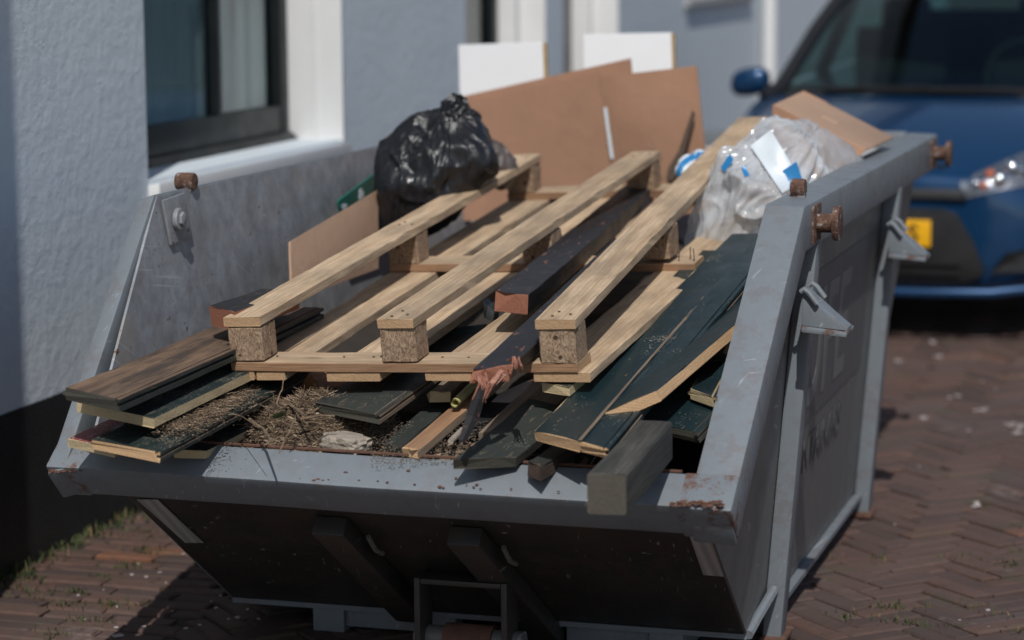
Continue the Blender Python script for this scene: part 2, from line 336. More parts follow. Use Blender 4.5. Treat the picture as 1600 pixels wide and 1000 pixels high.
# bricks
g = NG('clinker_brick'); v = g.coord((1, 1, 1), 1); oi = g.n('ShaderNodeObjectInfo'); gm = g.n('ShaderNodeNewGeometry')
rn = g.math('FRACT', g.math('ADD', oi.outputs['Random'], g.math('MULTIPLY', gm.outputs['Random Per Island'], 3.7)))
col = g.ramp(rn, [(0, (.062, .036, .029)), (.35, (.088, .049, .038)), (.6, (.108, .056, .042)), (.85, (.125, .063, .045)), (.95, (.082, .062, .056)), (1, (.20, .08, .04))])
wp = g.coord((1, 1, 1), 0, 'Object'); gp = gm.outputs['Position']
mot = g.noise(v, 30, 5, .65); col = g.mix(g.ramp(mot, [(.35, .5), (.7, 0.0)]), col, (.045, .036, .032))
big = g.noise(gp, 1.6, 4, .6); col = g.mix(g.ramp(big, [(.42, 0.0), (.7, .45)]), col, (.115, .080, .070))
mo = g.noise(gp, 4.5, 5, .6); col = g.mix(g.ramp(mo, [(.57, 0.0), (.75, .55)]), col, (.055, .065, .03))
chk = g.math('MULTIPLY', g.ramp(g.noise(gp, 3.3, 4, .6), [(.63, 0.0), (.72, .8)]), g.ramp(g.noise(gp, 26, 3), [(.4, 0.0), (.6, 1.0)])); col = g.mix(g.math('MULTIPLY', chk, .45), col, (.34, .31, .29))
M['brick'] = g.fin(col, .82, g.bump(g.math('ADD', mot, g.math('MULTIPLY', g.noise(v, 120, 3), .5)), .5, .004))
g = NG('joint_sand'); v = g.coord((1, 1, 1), 0, 'Object'); gm = g.n('ShaderNodeNewGeometry'); gp = gm.outputs['Position']
col = g.mix(g.noise(gp, 60, 4), (.022, .018, .014), (.065, .053, .04)); col = g.mix(g.ramp(g.noise(gp, 4, 4), [(.52, 0.0), (.62, .8)]), col, (.035, .05, .015))
M['sand'] = g.fin(col, .95, g.bump(g.noise(gp, 150, 3), .6, .004))
g = NG('distant_brick_paving'); gm = g.n('ShaderNodeNewGeometry'); gp = gm.outputs['Position']
bt = g.n('ShaderNodeTexBrick'); bt.inputs['Scale'].default_value = 5; bt.inputs['Color1'].default_value = (.10, .07, .06, 1); bt.inputs['Color2'].default_value = (.14, .095, .08, 1); bt.inputs['Mortar'].default_value = (.04, .035, .03, 1); bt.inputs['Mortar Size'].default_value = .012; bt.inputs['Row Height'].default_value = .33; bt.inputs['Brick Width'].default_value = 1.0
g.l(gp, bt.inputs['Vector']); M['farpave'] = g.fin(bt.outputs['Color'], .85)
# car
g = NG('blue_car_paint'); fl = g.noise(g.coord(), 900, 1); M['carblue'] = g.fin(g.mix(fl, (.0035, .034, .10), (.005, .058, .155)), .30, None, .4, .5, 1.0)
M['carblack'] = plain('black_plastic_trim', (.012, .012, .013), .45, 0, .2)
M['tyre'] = plain('tyre_rubber', (.015, .015, .015), .8, 0, .2)
M['alloy'] = plain('alloy_wheel', (.42, .43, .44), .3, .9, .1)
M['chrome'] = plain('chrome_reflector', (.8, .8, .82), .12, 1, .05)
M['amber'] = plain('amber_indicator', (.65, .16, .05), .25, 0, .1)
M['plate'] = plain('yellow_plate', (.82, .42, .01), .4, 0, .03)
M['ink'] = plain('black_ink', (.01, .01, .01), .5)
M['lens'] = glass('headlight_lens', (.86, .88, .9), .04)
M['seat'] = plain('dark_seat_fabric', (.02, .021, .024), .9)
M['reflector'] = None
g = NG('striped_reflector_foil'); v = g.coord((1, 1, 1)); wv = g.n('ShaderNodeTexWave', bands_direction='X'); wv.inputs['Scale'].default_value = 12; g.l(v, wv.inputs['Vector'])
M['reflector'] = g.fin(g.mix(wv.outputs['Fac'], (.30, .30, .30), (.46, .45, .45)), .45)
M['ghost'] = plain('faded_dark_lettering', (.10, .098, .105), .5, 0, .12)
M['ghostlight'] = plain('faded_grey_lettering', (.17, .172, .172), .5, 0, .1)

# ================================================================ THE GROUND
def sheet(name, x0, x1, y0, y1, z, mat, parent=None):
    b = MB(); b.add([(x0, y0, z), (x1, y0, z), (x1, y1, z), (x0, y1, z)], [(0, 1, 2, 3)]); return b.build(name, mat, parent)
tag(sheet('ground', -120, 120, -120, 160, -.03, M['farpave']), kind='structure')
XW = -3.12
pave = tag(sheet('pavement', -3.6, 4.0, 3.2, 12.6, -.010, M['sand']), kind='structure')
BW = .0667
def brick_vf(l, wd, j=0.0, seed=0):
    rr = random.Random(seed); c = .006; hl, hw = l/2-.0035, wd/2-.0035
    def q(s, z, o): return [Vector((sx*(hl-o)+rr.uniform(-j, j), sy*(hw-o)+rr.uniform(-j, j), z+rr.uniform(-j, j)*.6)) for sx, sy in ((-1, -1), (1, -1), (1, 1), (-1, 1))]
    vs = q(0, -.035, 0)+q(0, -c*.8, 0)+q(0, 0, c)
    fs = [(8, 9, 10, 11)]+[(i, (i+1) % 4, 4+(i+1) % 4, 4+i) for i in range(4)]+[(4+i, 4+(i+1) % 4, 8+(i+1) % 4, 8+i) for i in range(4)]
    return vs, fs
SKIPPOLY = [(75, 735), (110, 775), (205, 778), (377, 932), (440, 1000), (1205, 1000), (1349, 800), (1425, 330), (1400, 150), (300, 150), (100, 560)]
CARPOLY = [(1390, 520), (1610, 512), (1610, 0), (1100, 0), (1100, 520)]
def inpoly(x, y, poly):
    c = False; n = len(poly)
    for i in range(n):
        (x1, y1), (x2, y2) = poly[i], poly[(i+1) % n]
        if (y1 > y) != (y2 > y) and x < (x2-x1)*(y-y1)/(y2-y1)+x1: c = not c
    return c
bricks = []                      # (centre x, y, angle, length)
XB = -2.52                       # edge between the running-bond strip by the wall and the herringbone
n_ = 3
for i in range(-90, 190):
    for j in range(-160, 130):
        d = (i-j) % (2*n_)
        if d == 0: cx, cy, an = (i+n_/2)*BW, (j+.5)*BW, 0
        elif d == 2*n_-1: cx, cy, an = (i+.5)*BW, (j+n_/2)*BW, math.pi/2
        else: continue
        ca = math.sqrt(.5); X = (cx-cy)*ca-.6; Y = (cx+cy)*ca+3.0
        if XB+.05 < X < 3.2 and 4.0 < Y < 12.4: bricks.append((X, Y, an+math.pi/4, n_*BW))
yy = 4.0; row = 0
while yy < 12.4:
    x = XW-.05+(row % 2)*.085-(0.03*math.sin(row*1.7))
    while x < XB-.02:
        l = min(.172, XB+.075-x); 
        if l > .05: bricks.append((x+l/2, yy+.012*math.sin(x*3+row), R(-1.5), l))
        x += .172
    yy += .072; row += 1
def vis(b):
    px, py = pix((b[0], b[1], 0)); dd = b[1]
    if not (-20 < px < 1620 and 0 < py < 1020) or inpoly(px, py, SKIPPOLY) or inpoly(px, py, CARPOLY): return -1
    if b[0] < XW+.02: return -1
    return 1/dd**3*b[3]
order = sorted(range(len(bricks)), key=lambda k: -vis(bricks[k]))
solo = set(k for k in order[:300] if vis(bricks[k]) > 0)
meshes = {}
bb = MB(); rr = random.Random(3)
for k, (X, Y, an, l) in enumerate(bricks):
    tx, ty = rr.gauss(0, .012), rr.gauss(0, .012); dz = rr.gauss(0, .0022)
    Mx = Matrix.Translation((X, Y, dz)) @ Matrix.Rotation(an+rr.gauss(0, .012), 4, 'Z') @ Matrix.Rotation(tx, 4, 'X') @ Matrix.Rotation(ty, 4, 'Y')
    if k in solo:
        key = (round(l, 2), k % 4)
        if key not in meshes:
            vs, fs = brick_vf(l, BW, .0022, k); me = bpy.data.meshes.new('brick'); me.from_pydata(vs, [], fs); me.materials.append(M['brick']); meshes[key] = me
        link('brick', meshes[key], pave, Mx)
    else:
        vs, fs = brick_vf(l, BW, .0015, k % 40); bb.add([Mx @ v for v in vs], fs)
tag(bb.build('brick_paving', M['brick'], pave), kind='stuff')

# grass and weeds
def blade(b, p, h, lean, wd, an):
    d = Vector((math.cos(an), math.sin(an), 0)); n = Vector((-d.y, d.x, 0))*wd
    p = Vector(p); m = p+d*lean*.35+Vector((0, 0, h*.6)); t = p+d*lean+Vector((0, 0, h))
    b.add([p-n, p+n, m+n*.7, m-n*.7, t], [(0, 1, 2, 3), (3, 2, 4)])
b = MB(); rr = random.Random(5)
for k in range(1700):
    y = rr.uniform(5.0, 9.0); dens = .35+.65*noise.noise(Vector((0, y*2.3, 0)))
    if rr.random() > dens+.35: continue
    x = XW+abs(rr.gauss(0, .035))+.005
    blade(b, (x, y, 0), rr.uniform(.008, .036), rr.uniform(.0, .03), rr.uniform(.0015, .004), rr.uniform(0, 6.28))
tag(b.build('grass_strip', M['weed']), 'strip of moss and short grass along the foot of the wall', 'grass', kind='stuff')
b = MB(); rr = random.Random(11)
spots = [(1498, 872, 30), (1392, 948, 36), (1335, 963, 18), (1410, 972, 25), (1470, 977, 16), (1590, 882, 28), (1540, 790, 14), (1590, 862, 16), (1310, 870, 10), (1285, 872, 8), (1520, 945, 16), (1440, 950, 14),
         (1375, 873, 12), (1560, 960, 14), (1585, 985, 20), (230, 860, 26), (200, 885, 20), (155, 905, 30), (120, 925, 26), (175, 945, 34), (95, 945, 20), (60, 930, 20), (135, 970, 30), (225, 828, 10), (195, 842, 12), (258, 840, 10), (30, 920, 20), (85, 990, 20), (50, 905, 20)]
for (px, py, n) in spots:
    c = atz(px, py, 0)
    for k in range(int(n*(1.2 if px > 1200 else 2))):
        q = c+Vector((rr.gauss(0, .03), rr.gauss(0, .018), -.004)); blade(b, q, rr.uniform(.004, .022), rr.uniform(0, .015), rr.uniform(.0012, .003), rr.uniform(0, 6.28))
tag(b.build('weeds', M['weed']), 'small green weed tufts growing in the brick joints', 'weeds', kind='stuff')
b = MB()
for k in range(120):
    x, y = rr.uniform(-1.0, 1.6), rr.uniform(5.2, 10)
    if k < 40: x, y = rr.uniform(-3.0, -2.3), rr.uniform(5.2, 6.4)
    s_ = rr.uniform(.002, .006) if rr.random() < .92 else rr.uniform(.006, .012)
    b.box((x, y, .002), (s_*2, s_*1.4, .003), Matrix.Rotation(rr.uniform(0, 6), 3, 'Z'))
for px, py in ((1534, 640), (1497, 620), (1580, 665), (1592, 668), (1587, 678), (1438, 655), (1403, 565), (1528, 790), (1467, 558), (1455, 535)):
    c = atz(px, py, 0)
    for q in range(4): b.box(c+Vector((rr.gauss(0, .010), rr.gauss(0, .02), .003)), (.015, .013, .003), Matrix.Rotation(rr.uniform(0, 6), 3, 'Z'))
tag(b.build('petals', plain('pale_petals', (.46, .40, .39), .8)), 'scattered pale petals and crumbs on the brick paving', 'petals', kind='stuff')

# ================================================================ THE HOUSE ON THE LEFT
YW0, YW1 = atx(229, 200, XW).y, atx(535, 150, XW).y
YV0, YV1 = atx(727, 50, XW).y, atx(851, 50, XW).y
YD0, YD1 = atx(880, 50, XW).y, atx(965, 50, XW).y
YEND, HTOP, TH = 26.0, 6.2, .32
ZS = .955                                  # window sill height
house = empty('town_house', (XW, 8, 0), 'grey plastered house front with black plinth and black framed windows', 'house')
ops = [(YW0, YW1, ZS, 2.5), (YV0, YV1, ZS, 2.5), (YD0, YD1, .15, 2.4)]
YS0, YS1 = atx(1069, 19, XW).y, atx(1172, 5, XW).y
ZS3 = atx(1069, 12, XW).z
ops.append((YS0+.06, YS1-.06, ZS3+.05, 2.6))
PL = .425
b = MB(); ys = [4.3]
for o in ops: ys += [o[0], o[1]]
ys.append(YEND)
for k in range(len(ys)-1):
    if k % 2 == 0: b.span((XW-TH, ys[k], PL), (XW, ys[k+1], HTOP))
    else:
        o = ops[k//2]
        if o[2] > PL: b.span((XW-TH, o[0], PL), (XW, o[1], o[2]-.001))
        b.span((XW-TH, o[0], o[3]), (XW, o[1], HTOP))
b.build('wall', M['plaster'], house)
b = MB(); ycut = ys[5]
b.span((XW-TH, 4.3, -.2), (XW+.004, ycut, PL-.001)); b.span((XW-TH, ys[6], -.2), (XW+.004, YEND, PL-.001)); b.build('plinth', M['plinth'], house)
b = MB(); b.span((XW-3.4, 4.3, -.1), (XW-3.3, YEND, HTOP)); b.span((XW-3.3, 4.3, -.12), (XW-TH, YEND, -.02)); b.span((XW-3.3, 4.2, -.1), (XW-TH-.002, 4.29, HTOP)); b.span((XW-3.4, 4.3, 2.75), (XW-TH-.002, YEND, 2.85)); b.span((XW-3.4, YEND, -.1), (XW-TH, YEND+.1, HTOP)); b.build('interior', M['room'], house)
b = MB(); b.prism([(XW+.25, 4.2, HTOP), (XW-4, 4.2, HTOP), (XW-2, 4.2, HTOP+2.2)], (0, YEND-4.2, 0)); b.build('roof', plain('roof_tiles', (.12, .06, .045), .8, 0, .3), house)
def window(y0, y1, z0, z1, xf, mull, full=True):
    """black framed sash set back in a white reveal; xf = plane of the frame"""
    wn = MB(); fw = .075
    wn.span((xf-.06, y0, z0), (xf, y0+fw, z1)); wn.span((xf-.06, y1-fw, z0), (xf, y1, z1)); wn.span((xf-.058, y0+fw, z1-fw), (xf-.002, y1-fw, z1))
    wn.span((xf-.058, y0+fw, z0), (xf-.002, y1-fw, z0+.10))
    wo_ = wn.build('window', M['blackframe'], house, bevel=.006)
    b = MB(); b.span((xf-.05, mull-.022, z0+.10), (xf-.008, mull+.022, z1-fw)); b.build('mullion', M['blackframe'], wo_, bevel=.005)
    for a, c in ((y0+fw, mull-.022), (mull+.022, y1-fw)):
        b = MB(); b.span((xf-.036, a-.004, z0+.095), (xf-.031, c+.004, z1-fw+.005)); b.build('pane', M['glass'], wo_)
    return wo_
XF = aty(466, 150, YW1).x
zb = atx(232, 222, XF).z
mul = atx(333, 100, XF-.06).y
w1 = window(YW0-.03, YW1-.0135, zb-.06, 2.5, XF-.03, mul)
b = MB(); yv = YW1-.02; b.prism([(XF+.045, YW0-.06, zb-.15), (XF+.052, YW0-.06, zb-.12), (XF-.02, YW0-.06, zb-.055), (XF-.05, YW0-.06, zb-.06), (XF-.05, YW0-.06, zb-.15)], (0, yv-YW0+.06, 0)); b.build('drip_rail', M['blackframe'], w1, bevel=.004)
b = MB(); b.prism([(XW+.035, YW0+.002, ZS-.06), (XW+.035, YW0+.002, ZS-.01), (XF-.06, YW0+.002, zb-.14), (XF-.06, YW0+.002, ZS-.06)], (0, YW1-YW0-.004, 0)); b.build('sill', M['whitepaint'], house, bevel=.004)
def reveal(y1, z0, z1, xf, dep=.07):
    b = MB(); b.span((xf-.07, y1-.012, z0), (XW+.006, y1+.001, z1)); b.build('jamb', M['whitepaint'], house, bevel=.004)
    b = MB(); b.span((xf+.06, y1-.022, z0), (xf+.075, y1-.0125, z1)) if dep < .075 else b.span((xf-.06, y1-dep, z0), (xf+.05, y1-.0125, z1)); b.build('jamb', M['whitepaint'], house, bevel=.004)
def revealnear(y0, z0, z1, xf):
    b = MB(); b.span((xf-.07, y0-.001, z0), (XW-.004, y0+.01, z1)); b.build('jamb', M['whitepaint'], house)
reveal(YW1, ZS-.01, 2.5, XF); revealnear(YW0, ZS, 2.5, XF)
XF2 = aty(797, 60, YV1).x
w2 = window(YV0-.02, YV1-.085, ZS+.03, 2.5, XF2-.03, (YV0+YV1)/2); reveal(YV1, ZS-.01, 2.5, XF2, .085)
b = MB(); b.span((XF2-.06, YV0+.002, ZS-.06), (XW+.03, YV1-.015, ZS+.03)); b.build('sill', M['whitepaint'], house, bevel=.004)
XF3 = aty(912, 60, YD1).x
door = MB(); door.span((XF3-.09, YD0, .15), (XF3-.04, YD1-.08, 2.4)); dr = door.build('door', plain('dark_grey_door', (.075, .073, .07), .4), house, bevel=.004)
b = MB(); b.span((XF3-.038, YD0+.25, .4), (XF3-.034, YD1-.3, 1.0)); b.build('door_panel', M['blackframe'], dr, bevel=.002)
reveal(YD1, .15, 2.4, XF3, .08)
b = MB(); b.span((XW-.3, YD0, -.1), (XW+.02, YD1, .149)); b.build('doorstep', M['concrete'], house, bevel=.006)
b = MB(); b.span((XW-.2, YS0, ZS3), (XW+.03, YS1, ZS3+.05)); b.build('sill', plain('stone_sill', (.36, .36, .36), .7), house, bevel=.005)
w3 = window(YS0+.06, YS1-.06, ZS3+.05, 2.6, XW-.12, (YS0+YS1)/2)
# curtain behind the first window
b = MB(); n = 26; y0, y1 = YW1-.36, YW1-.09
vs = []
for k in range(n+1):
    y = y0+(y1-y0)*k/n; x = XF-.082+.006*math.sin(k*1.9)
    vs += [(x, y, .95), (x, y, 2.6)]
b.add(vs, [(2*k, 2*k+2, 2*k+3, 2*k+1) for k in range(n)])
tag(b.build('curtain', M['curtain']), 'pale curtain hanging inside the nearest window', 'curtain')
b = MB(); n = 90; vs = []
for k in range(n+1):
    y = YW0-.25+(YW1-YW0+.3)*k/n; x = XF-.105+.010*math.sin(k*1.3)+.006*math.sin(k*.47); vs += [(x, y, .9), (x, y, 2.7)]
b.add(vs, [(2*k, 2*k+2, 2*k+3, 2*k+1) for k in range(n)]); tag(b.build('net_curtain', M['net']), 'grey net curtain behind the panes of the nearest window', 'curtain')
# downpipe and the forward-standing house next door (outside the frame; it throws the shade on the near end of the wall)
yp = atx(1200, 50, XW+.05).y
b = MB(); b.tube([(XW+.06, yp, 0.02), (XW+.06, yp, 6.0)], .045, 14); dp = b.build('downpipe', M['whitepaint'], smooth=True)
tag(dp, 'white downpipe on the grey wall behind the blue car', 'downpipe')
for z in (.6, 1.9, 3.4): b = MB(); b.span((XW-.002, yp-.055, z), (XW+.11, yp+.055, z+.04)); b.build('bracket', M['whitepaint'], dp)
nh_ = empty('neighbouring_house', (XW, 0, 0), 'plastered house standing forward of the grey wall at the near end', 'house')
ysh = atx(18, 0, XW).y; pr = .28; yc = ysh-pr/math.tan(SUN_AZ)
b = MB(); b.span((XW-4, -6, 0), (XW+pr, yc, 6)); b.build('wall', M['plaster'], nh_)
b = MB(); b.prism([(XW+pr+.12, -6, 6), (XW-4, -6, 6), (XW-2, -6, 8)], (0, yc+6, 0)); b.build('roof', M['rust'], nh_)

# ================================================================ THE SKIP
def pr_(z): return -1.085+.082*z          # right side sheet
def pl_(z): return -2.338-.082*z          # left side sheet (inner face)
skip = empty('skip_container', (-1.72, 6.3, 0), 'open grey steel skip container filled with waste wood', 'skip')
A, B_, C_ = Vector((-.975, 4.745, .515)), Vector((-.965, 5.49, 1.05)), Vector((-.965, 7.86, 1.04))
def rail(A, B, C, dep, wd, drop, name, mat):
    d1 = (B-A).normalized(); n1 = Vector((0, d1.z, -d1.y)).normalized()*dep
    A2 = A+n1; zz = B.z-dep*1.05; t = (zz-A2.z)/d1.z; B2 = A2+d1*t; B2.z = zz; C2 = C-Vector((0, 0, dep*1.05))
    out = [A, B, C, C2, B2, A2]; inn = [p+Vector((wd, 0, 0)) for p in out]
    out = [p-Vector((0, 0, drop)) for p in out]
    b = MB(); n = 6
    b.add(out+inn, [(0, 1, 4, 5), (1, 2, 3, 4), (11, 10, 7, 6), (10, 9, 8, 7)]+[(i, (i+1) % n, n+(i+1) % n, n+i) for i in range(n)])
    return b.build(name, mat, skip, bevel=.007)
rr_ = rail(A, B_, C_, .10, -.09, .004, 'side_rail', M['steel'])
AL, BL_, CL_ = Vector((-2.455, 4.715, .530)), Vector((-2.468, 5.235, 1.067)), Vector((-2.468, 7.86, 1.06))
rl_ = rail(AL, BL_, CL_, .10, .042, .014, 'side_rail', M['steel'])
# front lip: folded bar
def lipsec(x, dy, dz, g=0):
    return [Vector((x, 4.732+dy-g, .520+dz)), Vector((x, 4.812+dy, .572+dz+g)), Vector((x, 4.880+dy, .50+dz)), Vector((x, 4.806+dy, .446+dz-g))]
def bar(secs, name, mat, parent, bev=.008):
    b = MB(); n = len(secs[0]); vs = [p for s in secs for p in s]
    fs = [tuple(range(n))[::-1], tuple(range(n*(len(secs)-1), n*len(secs)))]
    for k in range(len(secs)-1): fs += [(k*n+i, k*n+(i+1) % n, (k+1)*n+(i+1) % n, (k+1)*n+i) for i in range(n)]
    b.add(vs, fs); return b.build(name, mat, parent, bevel=bev)
secs = []
for k in range(15):
    t = k/14; x = -2.452+(1.478)*t; wv = .0008*math.sin(t*9)+.0005*math.sin(t*23)
    secs.append(lipsec(x, -.016*(1-t)+wv*.6, .013*(1-t)+wv))
lip = bar(secs, 'front_lip', M['steel'], skip)
bar([lipsec(-1.085, .0, 0, .004), lipsec(-.971, 0, 0, .004)], 'corner_plate', M['rustedge'], skip)
bar([lipsec(-2.459, -.014, .013, .004), lipsec(-2.385, -.014, .013, .004)], 'corner_plate', M['rustedge'], skip)
b = MB(); b.tube([(-2.38, 4.800, .588), (-1.7, 4.812, .580), (-1.09, 4.816, .575)], .0035, 6); b.build('lip_edge_bead', M['rust'], skip)
def onlip(px, py, off=.0006):
    n = Vector((0, -.052, .080)).normalized(); p0 = Vector((0, 4.726, .5255)); d = ray(px, py); t = (p0-CP).dot(n)/d.dot(n); return CP+d*t+n*off, n
rr = random.Random(8); b = MB()
def spot(px, py, s):
    p, n = onlip(px, py, .0035); u = Vector((1, 0, 0)); w_ = n.cross(u); k = rr.randint(6, 9)
    pts = [p+(u*math.cos(6.283*i/k)*rr.uniform(.7, 1.7)+w_*math.sin(6.283*i/k)*rr.uniform(.5, 1.0))*s for i in range(k)]; b.prism(pts, n*.0008)
for px, py in ((237, 741), (285, 744), (293, 743), (345, 746), (432, 752), (437, 750), (462, 753), (470, 755), (490, 757), (497, 755), (503, 757), (512, 756), (540, 745), (560, 758), (590, 759), (606, 760), (650, 763), (688, 767), (695, 768), (712, 754), (728, 765), (742, 768), (752, 770), (745, 763), (797, 771), (873, 775), (640, 742), (430, 735)): spot(px+rr.uniform(-2, 2), py+rr.uniform(-1, 1)-5, rr.uniform(.0016, .0042))
for k in range(70): spot(rr.uniform(78, 134), rr.gauss(734, 1.5)+(rr.random()*3), rr.uniform(.002, .005))
for k in range(60): spot(rr.uniform(1050, 1128), rr.gauss(789, 2), rr.uniform(.002, .006))
tag(b.build('rust_spots', M['rust'], lip), kind='stuff')
def sheet3(poly, th, name, mat, parent=skip, bev=0):
    poly = [Vector(p) for p in poly]; n = (poly[1]-poly[0]).cross(poly[2]-poly[0]).normalized()*th
    b = MB(); b.prism(poly, n); return b.build(name, mat, parent, bevel=bev)
ZB = .07; YF, YR = 5.44, 7.12
def sp_(fx, y, z): return (fx(z), y, z)
b = MB(); pts = [(4.85, .47), (5.47, .945), (7.68, .94), (YR, ZB), (YF, ZB)]
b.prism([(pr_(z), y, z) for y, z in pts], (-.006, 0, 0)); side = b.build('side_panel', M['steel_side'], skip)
b = MB(); pts = [(4.84, .50), (4.80, .575), (5.245, 1.062), (7.74, 1.055), (YR, ZB), (YF, ZB)]
b.prism([(pl_(z), y, z) for y, z in pts], (-.006, 0, 0)); b.build('side_panel', M['worn'], skip)
b = MB(); b.add([(pl_(.49), 4.845, .49), (pr_(.49)-.004, 4.86, .485), (pr_(ZB)-.004, YF, ZB), (pl_(ZB), YF, ZB)], [(0, 1, 2, 3)])
b.v += [v+Vector((0, .006, .006)) for v in b.v[:4]]; b.f += [[7, 6, 5, 4], [0, 4, 5, 1], [1, 5, 6, 2], [2, 6, 7, 3], [3, 7, 4, 0]]; b.m += [0]*5
b.build('front_panel', M['steel_shaded'], skip)
b = MB(); b.prism([(pl_(.9), 7.72, 1.0), (pr_(.9), 7.72, 1.0), (pr_(ZB), YR, ZB), (pl_(ZB), YR, ZB)], (0, .006, -.002)); b.build('rear_panel', M['worn'], skip)
b = MB(); b.span((pl_(ZB)+.002, YF, ZB), (pr_(ZB)-.008, YR, ZB+.008)); b.build('floor_plate', M['worn'], skip)
b = MB(); b.span((-2.42, 7.775, .945), (-1.057, 7.862, 1.044)); b.build('rear_rail', M['steel'], skip, bevel=.007)
# ribs on the sides with their feet
for y, w_ in ((5.64, .065), (7.0, .06)):
    z1 = .945; z0 = 0.0
    b = MB(); b.prism([(pr_(z0)+.001, y, z0), (pr_(z1)+.001, y, z1), (pr_(z1)+.046, y, z1), (pr_(z0)+.046, y, z0)], (0, w_, 0)); b.build('rib', M['steel'], skip, bevel=.006)
    b = MB(); b.prism([(pl_(z0)-.007, y, z0), (pl_(z1)-.007, y, z1), (pl_(z1)-.04, y, z1), (pl_(z0)-.05, y, z0)], (0, w_, 0)); b.build('rib', M['steel'], skip, bevel=.006)
for y in (5.62, 6.97):
    b = MB(); b.span((pr_(0)+.0, y, 0), (pr_(0)+.06, y+.10, .012)); b.build('foot', M['rust'], skip, bevel=.003)
# bottom flange of the right side, weld bead at the toe
b = MB(); b.prism([(pr_(ZB)-.01, YF+.2, ZB-.018), (pr_(ZB)+.022, YF+.26, ZB-.018), (pr_(ZB)+.022, YF+.26, ZB-.006), (pr_(ZB)-.01, YF+.2, ZB-.006)], (0, 1.32, 0)); b.build('bottom_flange', M['steel'], skip)
b = MB(); b.tube([(pr_(ZB)+.004, YF-.005, ZB), (pr_(ZB)+.01, YF+.07, ZB+.02), (pr_(.12)+.02, YF+.2, .125)], .012, 8); b.build('weld', M['steel'], skip, smooth=True)
# pull lugs (triangular brackets with bent rods)
def lug(y, zt, sc=1.0):
    xb = pr_(zt)+.046
    L_ = empty('lug', (xb, y, zt)); setp(L_, skip, Matrix.Translation((xb, y, zt)))
    b = MB(); P = [(xb, y-.02, zt+.078*sc), (xb, y-.02, zt-.012), (xb+.115*sc, y-.02, zt-.02)]
    b.prism(P, (0, .012, 0)); b.build('gusset', M['steel'], L_, bevel=.003); P2 = [(p[0], p[1]+.075, p[2]) for p in P]; b = MB(); b.prism(P2, (0, .012, 0)); b.build('gusset', M['steel'], L_, bevel=.003)
    b = MB(); b.prism([(xb, y-.03, zt-.012), (xb+.12*sc, y-.03, zt-.022), (xb+.12*sc, y-.03, zt-.034), (xb, y-.03, zt-.026)], (0, .115, 0)); b.build('base_plate', M['rustedge'], L_, bevel=.004)
    b = MB(); b.prism([(xb, y-.008, zt+.076*sc), (xb+.118*sc, y-.008, zt-.016), (xb+.118*sc, y-.008, zt-.026), (xb, y-.008, zt+.064*sc)], (0, .063, 0)); b.build('web', M['steel'], L_, bevel=.003)
    for dy in (-.03, .075):
        b = MB(); b.tube([(xb-.002, y+dy, zt+.066), (xb+.006, y+dy, zt+.073), (xb+.016, y+dy, zt+.066), (xb+.036, y+dy, zt+.04)], .0065, 8); b.build('rod', M['steel'], L_, smooth=True)
lug(5.54, .785, .86); lug(6.90, .79, .86)
# lifting pins
def pin(p, dirx, name='lifting_pin'):
    p = Vector(p); b = MB(); d = Vector((dirx, 0, 0))
    b.tube([p, p+d*.042], .022, 16); b.tube([p+d*.042, p+d*.057], .040, 18); b.box(p+d*.002, (.006, .10, .085))
    return b.build(name, M['rustpin'], skip, smooth=True, bevel=.002)
pin((-.9645, 5.63, .995), 1); pin((-.9645, 7.74, .985), 1); pin((-2.469, 5.42, .985), -1)
for (x0, x1, y, z) in ((-1.035, -1.0, 5.70, 1.068), (-2.462, -2.415, 5.44, 1.078)):
    b = MB(); b.tube([(x0, y, z), (x1, y, z)], .021, 14); b.box(((x0+x1)/2, y, z-.018), (.035, .025, .012)); b.build('rope_stud', M['rustpin'], skip, smooth=True, bevel=.005)
# bolted plate on the inside of the left panel
P = [atx(px, py, pl_(.98)+.004) for px, py in ((251, 313), (285, 301), (297, 370), (264, 383))]
b = MB(); b.prism(P, (.007, 0, 0)); pt = b.build('bolted_plate', M['worn'], skip, bevel=.002)
c = atx(276, 342, pl_(.98)+.012); b = MB(); b.tube([c, c+Vector((.012, 0, 0))], .026, 18); b.tube([c+Vector((.012, 0, 0)), c+Vector((.02, 0, 0))], .017, 6); b.build('bolt', M['worn'], pt, bevel=.002)
# under the front: struts, hook frame, roller, base beams, reflectors
def onfront(px, py, off=0):               # a point on the sloping front panel
    n = Vector((0, .4175, .588)).normalized(); p0 = Vector((0, 4.852, .4855)); d = ray(px, py); t = (p0-CP).dot(n)/d.dot(n); return CP+d*t-n*off
for a, c, w_ in (((517, 806), (648, 945), .075), ((728, 822), (864, 985), .075)):
    p, q = onfront(*a), onfront(*c); n = Vector((0, -.40, -.59)).normalized(); d = (q-p).normalized(); b = MB()
    for s in ((-1, 1, 0.001, .05),):
        b.prism([p+Vector((-w_/2, 0, 0))+n*.001, p+Vector((w_/2, 0, 0))+n*.001, p+Vector((w_/2, 0, 0))+n*.045, p+Vector((-w_/2, 0, 0))+n*.045], q-p)
    b.build('strut', M['steel_shaded'], skip, bevel=.005)
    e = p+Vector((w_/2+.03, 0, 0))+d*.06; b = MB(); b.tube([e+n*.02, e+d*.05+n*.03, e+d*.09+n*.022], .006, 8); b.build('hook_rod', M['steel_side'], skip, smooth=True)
hy = 5.12
TL, TR = aty(650, 903, hy), aty(786, 916, hy); b = MB()
b.span((TL.x-.006, hy, .02), (TL.x+.008, hy+.09, TL.z)); b.span((TR.x-.006, hy, .02), (TR.x+.008, hy+.09, TL.z)); b.span((TL.x+.0085, hy+.002, TL.z-.014), (TR.x-.0065, hy+.09, TL.z-.002)); b.build('hook_frame', M['steel_shaded'], skip, bevel=.003)
